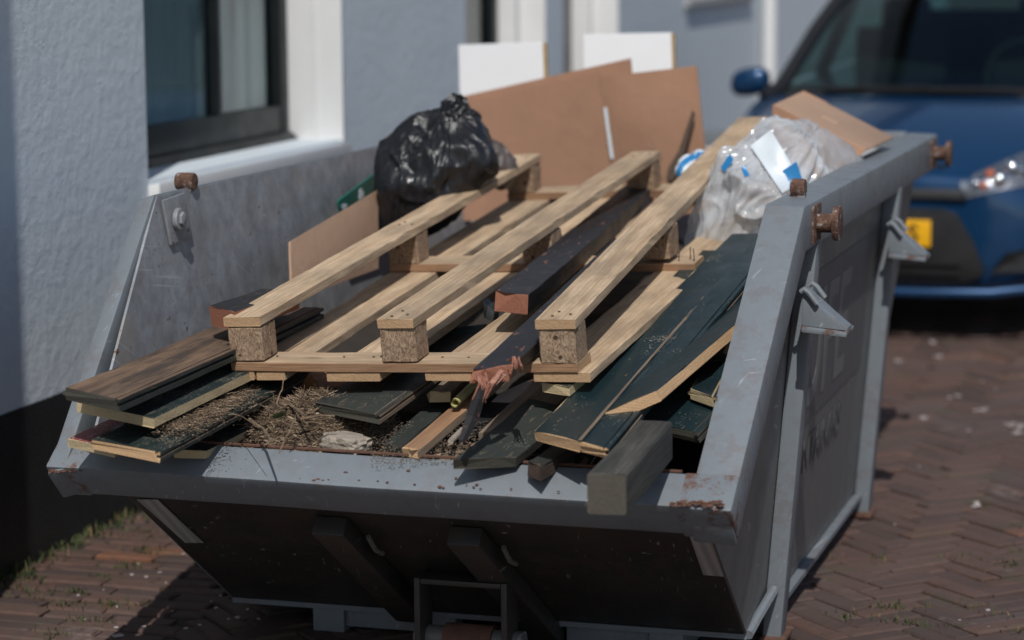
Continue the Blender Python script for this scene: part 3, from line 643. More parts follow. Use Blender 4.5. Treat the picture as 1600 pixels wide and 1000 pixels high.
b = MB(); b.tube([(TL.x-.02, hy+.06, .085), (TR.x+.03, hy+.06, .085)], .028, 16); b.build('roller', M['steel_side'], skip, smooth=True)
b = MB(); b.tube([(TL.x+.05, hy+.06, .085), (TR.x-.04, hy+.06, .085)], .036, 16); b.build('roller_sleeve', M['rust'], skip, smooth=True)
for x0, x1 in ((-2.06, TL.x-.02), (TR.x+.05, -1.28)):
    b = MB(); b.span((x0, YF+.02, .012), (x1, YF+.08, ZB-.004)); b.build('base_beam', M['steel'], skip, bevel=.004)
for x in (-2.10, -1.27):
    b = MB(); b.span((x-.04, YF+.005, .0), (x+.04, YF+1.6, ZB-.003)); b.build('skid', M['steel'], skip, bevel=.004)
b = MB(); b.span((pl_(ZB), YF-.004, ZB-.012), (pr_(ZB), YF+.012, ZB+.0)); b.build('front_edge_strip', M['steel'], skip)
for q in ([(215, 779), (247, 779), (318, 846), (290, 846)], [(1077, 833), (1112, 834), (1134, 899), (1099, 896)]):
    b = MB(); b.prism([onfront(px, py, .002) for px, py in q], Vector((0, -.40, -.59)).normalized()*.0015); b.build('reflective_sticker', M['reflector'], skip)
# faded lettering on the right side
def text_mesh(txt, size, name, mat, parent, mw, depth=.0004, bold=0):
    cu = bpy.data.curves.new(name, 'FONT'); cu.body = txt; cu.size = size; cu.extrude = depth; cu.offset = bold
    o = bpy.data.objects.new(name+'_tmp', cu); COL.objects.link(o)
    dg = bpy.context.evaluated_depsgraph_get(); me = bpy.data.meshes.new_from_object(o.evaluated_get(dg)); bpy.data.objects.remove(o)
    me.materials.clear(); me.materials.append(mat); return link(name, me, parent, mw)
up = Vector((.082, 0, 1)).normalized(); out = Vector((1, 0, -.082)).normalized()
def sidemat(y, z, off): p = Vector((pr_(z), y, z))+out*off; return Matrix(((0, up.x, out.x, p.x), (1, 0, 0, p.y), (0, up.z, out.z, p.z), (0, 0, 0, 1)))
b = MB(); b.prism([Vector((pr_(z), y, z))+out*.001 for y, z in ((5.80, .46), (6.86, .46), (6.86, .84), (5.80, .84))], out*.0008); b.build('painted_panel', M['ghost'], skip)
text_mesh('UFE', .40, 'lettering', M['ghostlight'], skip, sidemat(5.86, .51, .0025), bold=.006)
text_mesh('CONTAINERS', .125, 'lettering', M['ghost'], skip, sidemat(5.80, .33, .0018), bold=.002)

# ================================================================ BOARDS
def frame_from(FL, FR, BL):
    ax = (BL-FL).normalized(); ay = (FR-FL); ay = (ay-ax*ay.dot(ax)); wd = ay.length; ay.normalize(); az = ax.cross(ay)
    if az.z < 0: az = -az
    return ax, ay, az, wd
def board_mesh(L, W, T, mats, seed=0, groove=False, rag=(0, 0), warp=.002, skew=0.0, chamf=.0015):
    """local: x along length from the front end, y across (0..W), z from -T to 0; slots top, ends, side, bottom"""
    rr = random.Random(seed); c = min(chamf, T*.2)
    if groove: sec = [(c, 0), (W-.014, 0), (W-.012, -.004), (W-.010, 0), (W-c, 0), (W, -c), (W, -T*.33), (W-.009, -T*.33), (W-.009, -T*.6), (W, -T*.6), (W, -T), (0, -T), (0, -T*.62), (-.008, -T*.6), (-.008, -T*.36), (0, -T*.34), (0, -c)]
    else: sec = [(c, 0), (W*.33, 0), (W*.67, 0), (W-c, 0), (W, -c), (W, -T+c), (W-c, -T), (c, -T), (0, -T+c), (0, -c)]
    n = len(sec); ns = max(4, int(L/.05)); b = MB(); ph = rr.uniform(0, 6)
    for i in range(ns+1):
        t = i/ns
        for kk, (y, z) in enumerate(sec):
            x = t*L+skew*(y/W)*(1-t)
            if z > -T*.3 and (y < W*.06 or y > W*.94) and rr.random() < .10: y += (-1 if y > W*.5 else 1)*rr.uniform(.0008, .0035); z -= rr.uniform(.0004, .0022)
            if i == 0: x += rr.uniform(-1, 1)*(.0012+rag[0])
            if i == ns: x += rr.uniform(-1, 1)*(.0012+rag[1])
            b.v.append(Vector((x, y+rr.uniform(-1, 1)*.0006, z+warp*math.sin(ph+t*4)+rr.uniform(-1, 1)*.0005)))
    ed = []
    for k in range(n):
        (y0, z0), (y1, z1) = sec[k], sec[(k+1) % n]
        nx, nz = (z1-z0), -(y1-y0)
        dy, dz = y1-y0, z1-z0
        if abs(dy) > abs(dz): ed.append(0 if (z0+z1)/2 > -T*.3 else 3)
        else: ed.append(2)
    for i in range(ns):
        for k in range(n): b.f.append([i*n+k, i*n+(k+1) % n, (i+1)*n+(k+1) % n, (i+1)*n+k]); b.m.append(ed[k])
    b.f.append(list(range(n))); b.m.append(1); b.f.append([ns*n+k for k in range(n)][::-1]); b.m.append(1)
    me = bpy.data.meshes.new('board'); me.from_pydata(b.v, [], b.f)
    for m in mats: me.materials.append(m)
    for p, mi in zip(me.polygons, b.m): p.material_index = mi
    bm = bmesh.new(); bm.from_mesh(me); bmesh.ops.recalc_face_normals(bm, faces=bm.faces); bm.to_mesh(me); bm.free()
    return me
SEED = [100]
def plank(name, FL, FR, BL, T, mats, parent=None, ext=0.0, **kw):
    FL, FR, BL = Vector(FL), Vector(FR), Vector(BL); ax, ay, az, wd = frame_from(FL, FR, BL); SEED[0] += 1
    L = (BL-FL).length+ext
    if 'skew' not in kw: kw['skew'] = max(-.09, min(.09, (FR-FL).dot(ax)))
    me = board_mesh(L, wd, T, mats, SEED[0], **kw)
    mw = Matrix(((ax.x, ay.x, az.x, FL.x), (ax.y, ay.y, az.y, FL.y), (ax.z, ay.z, az.z, FL.z), (0, 0, 0, 1)))
    return link(name, me, parent, mw)
def bset(a, e=None, s=None, u=None): return [M[a], M[e or 'tanend'], M[s or a], M[u or s or a]]

# ---------------------------------------------------------------- the pallet (upside down: skids on top, deck boards below)
RP = Matrix(((.998, .042, -.046, 0), (-.046, .994, -.103, 0), (.041, .105, .994, 0), (0, 0, 0, 1)))
PT = Vector((-2.147, 5.005, .706)); PM = Matrix.Translation(PT) @ RP
PW, PL_ = .80, 1.95
pal = bpy.data.objects.new('wooden_pallet', None); COL.objects.link(pal); pal.empty_display_size = .2; setp(pal, None, PM)
tag(pal, 'long pale wooden pallet lying upside down on the waste wood in the skip', 'pallet')
def pboard(name, u0, u1, v0, v1, wtop, T, mats, along='v', **kw):
    SEED[0] += 1
    if along == 'v':
        me = board_mesh(v1-v0, u1-u0, T, mats, SEED[0], **kw); loc = Matrix(((0, 1, 0, u0), (1, 0, 0, v0), (0, 0, 1, wtop), (0, 0, 0, 1)))
    else:
        me = board_mesh(u1-u0, v1-v0, T, mats, SEED[0], **kw); loc = Matrix(((1, 0, 0, u0), (0, 1, 0, v0), (0, 0, 1, wtop), (0, 0, 0, 1)))
    return link(name, me, pal, PM @ loc)
RT_ = .0985+.021
rows = [0.0, .946, PL_-.085]
for i, v in enumerate(rows):
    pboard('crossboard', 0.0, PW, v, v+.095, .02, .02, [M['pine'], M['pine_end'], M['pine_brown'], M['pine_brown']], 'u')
for u0, u1 in ((0.0, .052), (.057, .125), (.225, .35), (.455, .56), (.70, .825)):
    pboard('deck_board', u0, u1, .004, PL_, -.001, .02, bset('pine', 'pine_end'))
SKE = PM.inverted() @ aty(1155, 184, 7.30)
def pblock(u, v, s=0):
    rr = random.Random(int(u*1000+v*77)); b = MB(); b.box((0, 0, .039), (.08, .08, .078))
    me = bpy.data.meshes.new('block'); bm = bmesh.new(); bmesh.ops.create_cube(bm, size=1); bmesh.ops.scale(bm, verts=bm.verts, vec=(.08, .08, .0775))
    bmesh.ops.bevel(bm, geom=bm.edges[:], offset=.003, segments=1, affect='EDGES'); bmesh.ops.subdivide_edges(bm, edges=bm.edges[:], cuts=3, use_grid_fill=True)
    for vv in bm.verts:
        vv.co += Vector([noise.noise(vv.co*60+Vector((u*9, v*5, k)))*.0022 for k in range(3)])
    bm.to_mesh(me); bm.free(); me.materials.append(M['chip'])
    link('block', me, pal, PM @ Matrix.Translation((u+.04+(SKE.x-.716)/SKE.y*v*(u > .7), v+.04, .0595+(SKE.z-RT_)/SKE.y*v*(u > .7))) @ Matrix.Rotation(rr.gauss(0, .02), 4, 'Z'))
for v in rows:
    for u in (.0, .36, .72): pblock(u, v)
RT_ = .0985+.021
pboard('skid', -.004, .082, -.004, PL_, RT_, .021, bset('pine', 'pine_end'), skew=.004)
pboard('skid', .358, .442, -.004, PL_, RT_, .021, bset('pine', 'pine_end'), rag=(.002, .001))
FLr = PM @ Vector((.716, -.004, RT_)); FRr = PM @ Vector((.804, -.004, RT_))
b = MB(); rn_ = random.Random(4)
for u in (.0, .36, .72):
    for v_ in rows:
        for (a, c) in ((.022, .02), (.058, .03), (.03, .058)):
            if u > .7 and v_ > .1: continue
            q = PM @ Vector((u+a+rn_.uniform(-.006, .006), v_+c+rn_.uniform(-.006, .006), RT_+.0004)); b.tube([q, q+Vector((0, 0, .0012))], .0034, 8)
for u in (.02, .09, .25, .32, .48, .54, .73, .78):
    q = PM @ Vector((u, .05, .0204)); b.tube([q, q+Vector((0, 0, .0012))], .003, 8)
for dx, dy in ((.02, .015), (.045, .03), (.06, .012)):
    q = PM @ Vector((.735+dx, .96+dy, .02)); b.tube([q, q+Vector((rn_.uniform(-.004, .004), 0, .03))], .0014, 6)
tag(b.build('nails', M['rust'], pal), kind='stuff')
plank('skid', FLr, FRr, aty(1155, 184, 7.30), .021, bset('pine', 'pine_end'), pal)

# ---------------------------------------------------------------- loose boards and timbers
def item(o, label, cat='board', group='waste boards in the skip'): return tag(o, label, cat, group)
Z = atz
item(plank('board', Z(102, 606, .735), Z(182, 626, .735), Z(330, 510, .765), .026, [M['oldwood'], M['darkend'], M['blackgreen'], M['blackgreen']], groove=True, ext=.25, rag=(.003, 0)), 'dirty brown board, topmost of the stack at the left end of the lip')
item(plank('board', Z(119, 628, .685), Z(236, 655, .680), Z(322, 540, .715), .022, [M['greendusty'], M['creamend'], M['creamend'], M['blackgreen']], ext=.3, rag=(.002, 0)), 'dark green board with cream sawn end under the dirty brown board')
item(plank('board', Z(106, 686, .612), Z(178, 702, .612), Z(300, 596, .64), .020, [M['redpaint'], M['creamend'], M['creamend'], M['creamend']], ext=.2), 'red painted board with flaking white specks, lowest at the left end of the lip')
item(plank('board', Z(144, 685, .632), Z(249, 706, .628), Z(338, 590, .665), .021, [M['greendusty'], M['tanend'], M['blackgreen'], M['greywood']], groove=True, ext=.3, rag=(.002, 0)), 'dusty green board with tan sawn end lying over the red board')
item(plank('board', Z(272, 701, .583), Z(322, 703, .580), Z(470, 604, .625), .018, [M['greendusty'], M['creamend'], M['creamend'], M['greywood']], ext=.2), 'narrow dusty green board beside the dry plant litter')
item(plank('timber_block', Z(327, 479, .835), Z(367, 488, .835), Z(408, 450, .845), .045, [M['tar'], M['rededge'], M['rededge'], M['rededge']], rag=(.002, .0)), 'short black timber with orange broken end beside the left skip wall', 'timber')
item(plank('lath', Z(340, 581, .70), Z(352, 587, .70), Z(385, 548, .72), .012, bset('greywood', 'creamend'), rag=(.006, 0)), 'splintered little lath poking out left of the pallet corner', 'lath')
item(plank('board', Z(493, 627, .655), Z(590, 648, .655), Z(572, 576, .685), .021, [M['blackgreen'], M['darkend'], M['greywood'], M['greywood']], groove=True, ext=.3, rag=(.002, 0)), 'weathered dark green board sticking out below the pallet middle')
item(plank('lath', Z(627, 700, .595), Z(653, 704, .595), Z(704, 634, .64), .02, [M['pine_brown'], M['tanend'], M['greywood'], M['greywood']], ext=.3, rag=(.007, 0)), 'tan lath with split hollow end above the lip middle', 'lath')
item(plank('board', Z(600, 692, .59), Z(629, 699, .59), Z(676, 627, .632), .016, bset('blackgreen', 'darkend'), ext=.3), 'thin black green board along the left of the tan lath')
item(plank('board', Z(708, 718, .60), Z(808, 714, .597), Z(772, 667, .632), .022, [M['blackgreen'], M['darkend'], M['darkend'], M['blackgreen']], ext=.18, rag=(.004, .004)), 'short weathered grey green board resting on the lip left of the post')
item(plank('board', Z(748, 676, .612), Z(835, 668, .617), Z(812, 617, .652), .018, bset('greywood', 'greywood'), ext=.35), 'bare grey brown board behind the weathered board on the lip')
item(plank('board', Z(835, 672, .655), Z(905, 689, .652), aty(1108, 400, 6.0), .022, [M['green'], M['tanend'], M['creamend'], M['greywood']], ext=.2, rag=(.003, 0)), 'long glossy dark green board with tan end, next to the pale pallet board')
item(plank('board', Z(906, 689, .651), Z(951, 700, .649), aty(1160, 397, 6.0), .022, [M['green'], M['tanend'], M['green'], M['greywood']], ext=.2, groove=True, rag=(.003, 0)), 'long glossy dark green board right of the thin joint, under the tilted board')
item(plank('board', Z(846, 597, .712), Z(890, 604, .712), aty(1078, 408, 6.0), .02, [M['blackgreen'], M['creamend'], M['creamend'], M['creamend']], ext=.1, rag=(.003, 0)), 'narrow dark board with pale edge between the pallet and the glossy boards')
gb = [o_ for o_ in bpy.data.objects if o_.get('label', '').startswith('long glossy dark green board right')][0]
up_ = Vector((0, 0, .0018)); plank('bare_edge', Z(904, 688.5, .652)+up_, Z(908, 689.5, .652)+up_, aty(1157, 398, 6.0)+up_, .001, bset('greywood'), gb)
p0 = Z(927, 651, .672)
item(plank('board', p0, aty(1026, 609, p0.y+.03), aty(1143, 478, p0.y+.78), .024, [M['green'], M['tanend'], M['tanend'], M['tanend']], ext=.25), 'tilted dark green board with tan edge lying across the glossy boards')
item(plank('board', Z(993, 655, .64), Z(1078, 689, .632), aty(1062, 585, 5.25), .022, [M['green'], M['darkend'], M['darkend'], M['darkend']], ext=.06, rag=(.003, 0), groove=True), 'dark green board with black end against the right slanted rail')
item(plank('board', Z(1079, 607, .70), Z(1120, 624, .697), aty(1106, 556, 5.42), .022, [M['green'], M['creamend'], M['creamend'], M['darkend']], ext=.06, groove=True), 'dark green board with cream grooved end by the right rail')
item(plank('board', aty(1131, 552, 5.30), aty(1146, 518, 5.30), aty(1168, 500, 5.8), .03, bset('tanend', 'tanend')), 'tan sawn board end peeping out beside the right rail')
item(plank('post', Z(917, 740, .662), Z(978, 742, .662), Z(986, 667, .675), .078, [M['greypost'], M['postend'], M['greypost'], M['greypost']], ext=.06, chamf=.0035, rag=(.001, .002)), 'dark weathered square post overhanging the front lip', 'post', 'waste timbers in the skip')
item(plank('timber_chunk', Z(822, 722, .592), Z(848, 728, .592), Z(866, 694, .60), .03, [M['blackgreen'], M['rotwood'], M['rotwood'], M['rotwood']], rag=(.012, .004)), 'rotten reddish timber stub between the boards above the lip', 'timber')
item(plank('timber_chunk', Z(668, 614, .668), Z(704, 612, .668), Z(695, 590, .675), .024, bset('greywood', 'creamend'), rag=(.012, .004)), 'broken grey timber piece under the pallet front board', 'timber')
# square beam seen on its corner
c = Z(490, 607, .655); Mx = Matrix.Translation(c) @ Matrix.Rotation(R(-28), 4, 'Z') @ Matrix.Rotation(R(38), 4, 'Y')
me = board_mesh(.30, .055, .055, [M['orangewood']]*4, 77); o = link('timber_block', me, None, Mx @ Matrix.Rotation(R(90), 4, 'Z') @ Matrix.Translation((-.01, -.03, .03)))
item(o, 'orange brown square timber end set on its corner under the pallet', 'timber')
# tarred beam lying along the pallet and the broken tarred plank
tb = item(plank('tarred_beam', aty(774, 453, 5.28), aty(827, 459, 5.28), aty(980, 288, 6.9), .046, [M['tar'], M['rededge'], M['tar'], M['tar']], rag=(.012, .002)), 'black tarred square beam with orange broken end lying on the pallet', 'timber', 'waste timbers in the skip')
FLt, FRt, BLt = Z(738, 576, .784), Z(806, 566, .784), aty(960, 373, 5.97)
bp = item(plank('broken_plank', FLt, FRt, BLt, .03, [M['tar'], M['rededge'], M['tar'], M['tar']], skew=.07, rag=(.012, 0)), 'black tarred plank with splintered copper coloured end hanging over the pallet front', 'timber', 'waste timbers in the skip')
rr = random.Random(21)
M['splinter'] = wood('copper_splinter', (.52, .26, .18), (.30, .12, .08), .6, 1, None, 0, False)
def splinters(name, pts, n, parent, mat, r=.004, spread=.012):
    b = MB()
    for k in range(n):
        o1, o2 = [Vector((rr.gauss(0, spread), rr.gauss(0, spread), rr.gauss(0, spread*.6))) for _ in (0, 1)]
        path = [Vector(p)+o1*(1-i/(len(pts)-1))+o2*(i/(len(pts)-1)) for i, p in enumerate(pts)]
        w0 = r*rr.uniform(.5, 1.4); b.tube(path, [w0*(1-.75*i/(len(path)-1)) for i in range(len(path))], 4)
    return b.build(name, mat, parent)
yq = FLt.y
splinters('splinter', [aty(752, 588, yq+.01), aty(757, 603, yq-.012), aty(748, 628, yq-.012)], 14, bp, M['splinter'], .0030, .006)
splinters('splinter', [aty(800, 566, yq+.04), aty(804, 560, yq-.01), aty(809, 576, yq-.03)], 12, bp, M['splinter'], .0022, .0055)
splinters('splinter', [aty(785, 582, yq+.02), aty(770, 600, yq-.01), aty(757, 622, yq-.01)], 10, bp, M['splinter'], .0030, .005)
q0, q1 = aty(748, 622, yq-.015), aty(722, 690, yq-.05)
b = MB(); b.tube([aty(752, 606, yq-.012), q0, aty(738, 652, yq-.02), q1], [.008, .013, .014, .008], 5); b.build('hanging_strip', M['tar'], bp)
item(plank('board', Z(668, 668, .60), Z(735, 672, .60), Z(800, 606, .645), .02, bset('tar', 'darkend'), ext=.25, rag=(.02, 0)), 'sooty black board in the hollow below the broken plank')
# small odds and ends
b = MB(); p, q = Z(711, 630, .655), Z(752, 590, .672); b.tube([p, q], .0095, 16, cap=False); b.tube([p, q], .0075, 16, cap=False)
for k in range(16): pass
tag(b.build('plastic_tube', M['yellowtube'], smooth=True), 'short yellow plastic tube below the pallet front board', 'tube')
b = MB(); p, q = Z(704, 690, .605), Z(722, 672, .61); b.tube([p, q], .0065, 10); tag(b.build('paint_tube', M['concrete'], smooth=True), 'white tipped tube end beside the weathered board on the lip', 'tube')
hd = empty('metal_fitting', PM @ Vector((.47, .55, .02)), 'black metal fitting with rod lying between the pallet skids', 'fitting')
b = MB(); b.tube([aty(645, 519, 5.45), aty(668, 508, 5.5), aty(690, 499, 5.55)], .007, 8); b.tube([aty(644, 520, 5.445), aty(649, 518, 5.455)], .012, 10); b.build('rod', M['blackmetal'], hd, smooth=True)
b = MB(); b.prism([aty(755, 468, 5.5), aty(772, 488, 5.5), aty(770, 503, 5.5), aty(756, 496, 5.5)], (.004, .03, 0)); b.build('plate', plain('dull_zinc', (.16, .17, .17), .35, .8), hd, bevel=.001)
b = MB(); b.prism([aty(660, 520, 5.5), aty(710, 512, 5.55), aty(760, 506, 5.6), aty(745, 524, 5.55), aty(720, 545, 5.5)], (0, .004, -.006)); b.build('green_sheet', plain('grey_green_sheet', (.05, .075, .075), .4), hd)

# ---------------------------------------------------------------- filling below the boards
def heap(name, x0, x1, y0, y1, zf, mat, nx=60, ny=60):
    b = MB(); vs = []
    for j in range(ny+1):
        for i in range(nx+1):
            x = x0+(x1-x0)*i/nx; y = y0+(y1-y0)*j/ny; vs.append((x, y, zf(x, y)))
    fs = [(j*(nx+1)+i, j*(nx+1)+i+1, (j+1)*(nx+1)+i+1, (j+1)*(nx+1)+i) for j in range(ny) for i in range(nx)]
    b.add(vs, fs); return b.build(name, mat, smooth=True)
def N(x, y, s, a): return noise.noise(Vector((x*s, y*s, 3.1)))*a
def zfill(x, y):
    t = max(0, (y-4.86)/2.7); z = .515+.20*t+N(x, y, 5, .03)+N(x, y, 17, .012)
    if x > -1.35 and y < 5.5: z -= .07*min(1, (x+1.35)/.15)
    return z
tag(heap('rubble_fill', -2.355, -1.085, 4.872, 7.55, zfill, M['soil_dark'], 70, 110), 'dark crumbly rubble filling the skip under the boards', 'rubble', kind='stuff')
def zlit(x, y):
    u = (x+1.95)/.24; v = (y-5.01)/.15
    m = max(0, 1-u*u*.8-v*v); return .505+.135*m+N(x, y, 20, .02)+N(x, y, 60, .008)
tag(heap('litter_mound', -2.2, -1.70, 4.872, 5.22, zlit, M['soil'], 50, 40), 'mound of brown earth under the dry plant litter', 'earth', kind='stuff')
def zdust(x, y):
    u = (x+1.62)/.26; v = (y-4.92)/.08; m = max(0, 1-u*u-v*v); return .50+.075*m+N(x, y, 30, .012)+N(x, y, 80, .005)
tag(heap('plaster_dust', -1.9, -1.34, 4.873, 5.05, zdust, M['concrete'], 50, 24), 'pale crushed plaster dust behind the front lip', 'dust', kind='stuff')
rr = random.Random(31)
for (px, py, z, s, lab) in ((541, 692, .585, (.12, .07, .04), 'large pale plaster lump behind the lip, right of the plant litter'), (478, 640, .62, (.05, .04, .02), 'little grey mortar crumb behind the plant litter')):
    c = Z(px, py, z); bm = bmesh.new(); bmesh.ops.create_icosphere(bm, subdivisions=3, radius=.5)
    for v_ in bm.verts:
        n0 = v_.co.normalized(); k = max(abs(n0.x), abs(n0.y), abs(n0.z)); v_.co = n0*(.5/(.12+.88*k))*.75
        v_.co *= 1+.16*noise.noise(n0*3+Vector((px, 0, 0)))+.10*noise.noise(n0*9)
        v_.co = Vector((v_.co.x*s[0]*1.2, v_.co.y*s[1]*1.2, v_.co.z*s[2]*1.2))
    bm.transform(Matrix.Rotation(rr.uniform(-.5, .2), 4, 'Z')); me = bpy.data.meshes.new('plaster_lump'); bm.to_mesh(me); bm.free(); me.materials.append(M['concrete'])
    tag(link('plaster_lump', me, None, Matrix.Translation(c)), lab, 'rubble', 'plaster lumps')
# dry litter: stalks, bark, leaves
b = MB()
def stick(b, c, l, r, an, tilt, n=3, bend=.2):
    d = Vector((math.cos(an)*math.cos(tilt), math.sin(an)*math.cos(tilt), math.sin(tilt))); s_ = Vector((-d.y, d.x, rr.uniform(-1, 1))).normalized()*l*bend*rr.uniform(-1, 1)
    c = Vector(c); b.tube([c-d*l/2, c+s_*.3, c+d*l/2], [r, r*.9, r*.6], n)
for k in range(11000):
    x = rr.gauss(-1.95, .115); y = 5.0+rr.gauss(0, .065)
    if y < 4.85 or y > 5.2: continue
    z = zlit(x, y)+rr.uniform(-.004, .016); stick(b, (x, y, z), rr.uniform(.008, .06)*rr.uniform(.5, 1.3), rr.uniform(.0003, .0011), rr.uniform(0, 6.28), rr.gauss(.1, .4))
for k in range(420):
    x = rr.gauss(-2.04, .11); y = 4.90+rr.gauss(0, .03); 
    if y < 4.845: continue
    stick(b, (x, y, zlit(x, y)+.008), rr.uniform(.03, .10), rr.uniform(.0005, .001), rr.gauss(.5, .5), rr.gauss(.25, .3))
for k in range(3000):      # small leaf flakes
    x = rr.gauss(-1.93, .13); y = 5.0+rr.gauss(0, .06)
    if y < 4.85: continue
    z = zlit(x, y)+rr.uniform(0, .014); s_ = rr.uniform(.002, .007); Mr = Matrix.Rotation(rr.uniform(0, 6), 3, 'Z') @ Matrix.Rotation(rr.gauss(0, .7), 3, 'X')
    b.add([Mr @ Vector(q)*s_+Vector((x, y, z)) for q in ((-1, 0, 0), (0, -.5, .15), (1, 0, 0), (0, .5, .15))], [(0, 1, 2, 3)])
tag(b.build('dry_plant_litter', M['litter']), 'tangle of dry stalks, moss and leaves behind the front lip', 'plant litter', kind='stuff')
b = MB()      # shavings strewn on the left boards
for k in range(6500):
    t = rr.random(); px = 268+110*t+rr.gauss(0, 17); py = 668-58*t+rr.gauss(0, 9); p = Z(px, py, .648+.016*t); s_ = rr.uniform(.0004, .0015)
    if rr.random() < .15: stick(b, p+Vector((0, 0, .003+abs(rr.gauss(0, .004)))), rr.uniform(.006, .03), .0005, rr.uniform(0, 6.28), rr.gauss(0, .2))
    else: b.box(p+Vector((0, 0, abs(rr.gauss(0, .004)))), (s_*2.4, s_*1.6, s_), Matrix.Rotation(rr.uniform(0, 6), 3, 'Z') @ Matrix.Rotation(rr.gauss(0, .5), 3, 'X'))
tag(b.build('wood_shavings', M['litter']), 'wood shavings and straw strewn over the dusty green board', 'shavings', kind='stuff')
b = MB()      # crumbs in the hollow and on boards at the right
for k in range(2600):
    px, py = rr.uniform(580, 830), rr.uniform(655, 722); p = Z(px, py, .575+.045*(722-py)/70); s_ = rr.uniform(.0004, .0013)
    b.box(p+Vector((0, 0, -.004)), (s_*2.4, s_*1.7, s_), Matrix.Rotation(rr.uniform(0, 6), 3, 'Z'))
for k in range(420):
    t = rr.random(); px = 905+190*t+rr.gauss(6, 10); py = 640-205*t+rr.gauss(4, 8); p = aty(px, py, 0) if False else None
    FL0, BL0 = Z(835, 672, .655), aty(1108, 400, 6.0); e = BL0-FL0; q = FL0+e*rr.random()+Vector((abs(rr.gauss(0, .03))+.03, 0, .002)); s_ = rr.uniform(.0006, .0022)
    b.box(q, (s_*2, s_*1.5, s_), Matrix.Rotation(rr.uniform(0, 6), 3, 'Z'))
tag(b.build('crumbs', plain('pale_crumbs', (.16, .125, .095), .9, 0, .3)), 'pale sawdust crumbs sprinkled on the boards and rubble', 'crumbs', kind='stuff')
b = MB(); rs = random.Random(77)      # splinters and scraps packed behind the lip
for k in range(1100):
    x = rs.uniform(-2.2, -1.15); y = 4.885+abs(rs.gauss(0, .11)); zz = max(zfill(x, y), zlit(x, y) if -2.2 < x < -1.7 and y < 5.22 else 0, zdust(x, y) if -1.9 < x < -1.34 and y < 5.05 else 0)
    l, w_, t_ = rs.uniform(.008, .055), rs.uniform(.002, .012), rs.uniform(.0008, .005); b.box((x, y, zz+rs.uniform(0, .012)), (l, w_, t_), Matrix.Rotation(rs.uniform(0, 6.3), 3, 'Z') @ Matrix.Rotation(rs.gauss(0, .3), 3, 'Y') @ Matrix.Rotation(rs.gauss(0, .4), 3, 'X'))
tag(b.build('wood_scraps', M['litter']), 'mixed brown splinters and wood scraps packed behind the front lip', 'scraps', kind='stuff')
sticks = [((418, 618), (478, 650), .640, .0038, 'straight tan stick lying across the plant litter'), ((432, 632), (443, 592), .66, .0016, 'thin upright twig in front of the pallet underside'), ((390, 655), (425, 690), .63, .0034, 'thick dry stem leaning at the left of the plant litter'),
          ((436, 708), (462, 648), .63, .0016, 'dark twig leaning over the plant litter'), ((470, 655), (523, 650), .645, .0028, 'pale curved root piece behind the plant litter'), ((345, 640), (405, 668), .655, .0010, 'long thin straw over the shavings')]
for a, c, z, r, lab in sticks:
    p, q = Z(a[0], a[1], z), Z(c[0], c[1], z+.005); 
    if 'upright' in lab or 'dark twig' in lab: q = aty(c[0], c[1], p.y+.02)
    b = MB(); m = (p+q)/2+Vector((.004, .003, .004)); b.tube([p, p*.6+q*.4+Vector((.002, 0, .003)), m, q], [r, r*.95, r*.9, r*.7], 7); tag(b.build('twig', M['twig'], smooth=True), lab, 'twig', 'twigs in the litter')
for (px, py, z, s_, mt, lab) in ((437, 650, .652, .018, 'weed', 'fresh green leaf scrap on the plant litter'), (412, 670, .63, .017, 'weed', 'pale green leaf at the left of the plant litter'), (462, 700, .625, .03, 'litter', 'large curled brown leaf low on the plant litter')):
    c = Z(px, py, z); b = MB(); vs = []
    for i in range(7):
        t = i/6; hw = math.sin(math.pi*min(1, t*.95+.04))*.55
        for s2 in (-1, 0, 1): vs.append(Vector(((t-.5)*2, s2*hw, .25*abs(s2)*hw+.5*(t-.5)**2)))
    Mr = Matrix.Rotation(rr.uniform(0, 3), 3, 'Z') @ Matrix.Rotation(-.9, 3, 'X')
    b.add([Mr @ v_*s_+c for v_ in vs], [(i*3+j, i*3+j+1, i*3+j+4, i*3+j+3) for i in range(6) for j in range(2)])
    tag(b.build('leaf', M[mt] if mt == 'weed' else plain('dead_leaf', (.30, .20, .11), .8, 0, .4), smooth=True), lab, 'leaf', 'leaves in the litter')

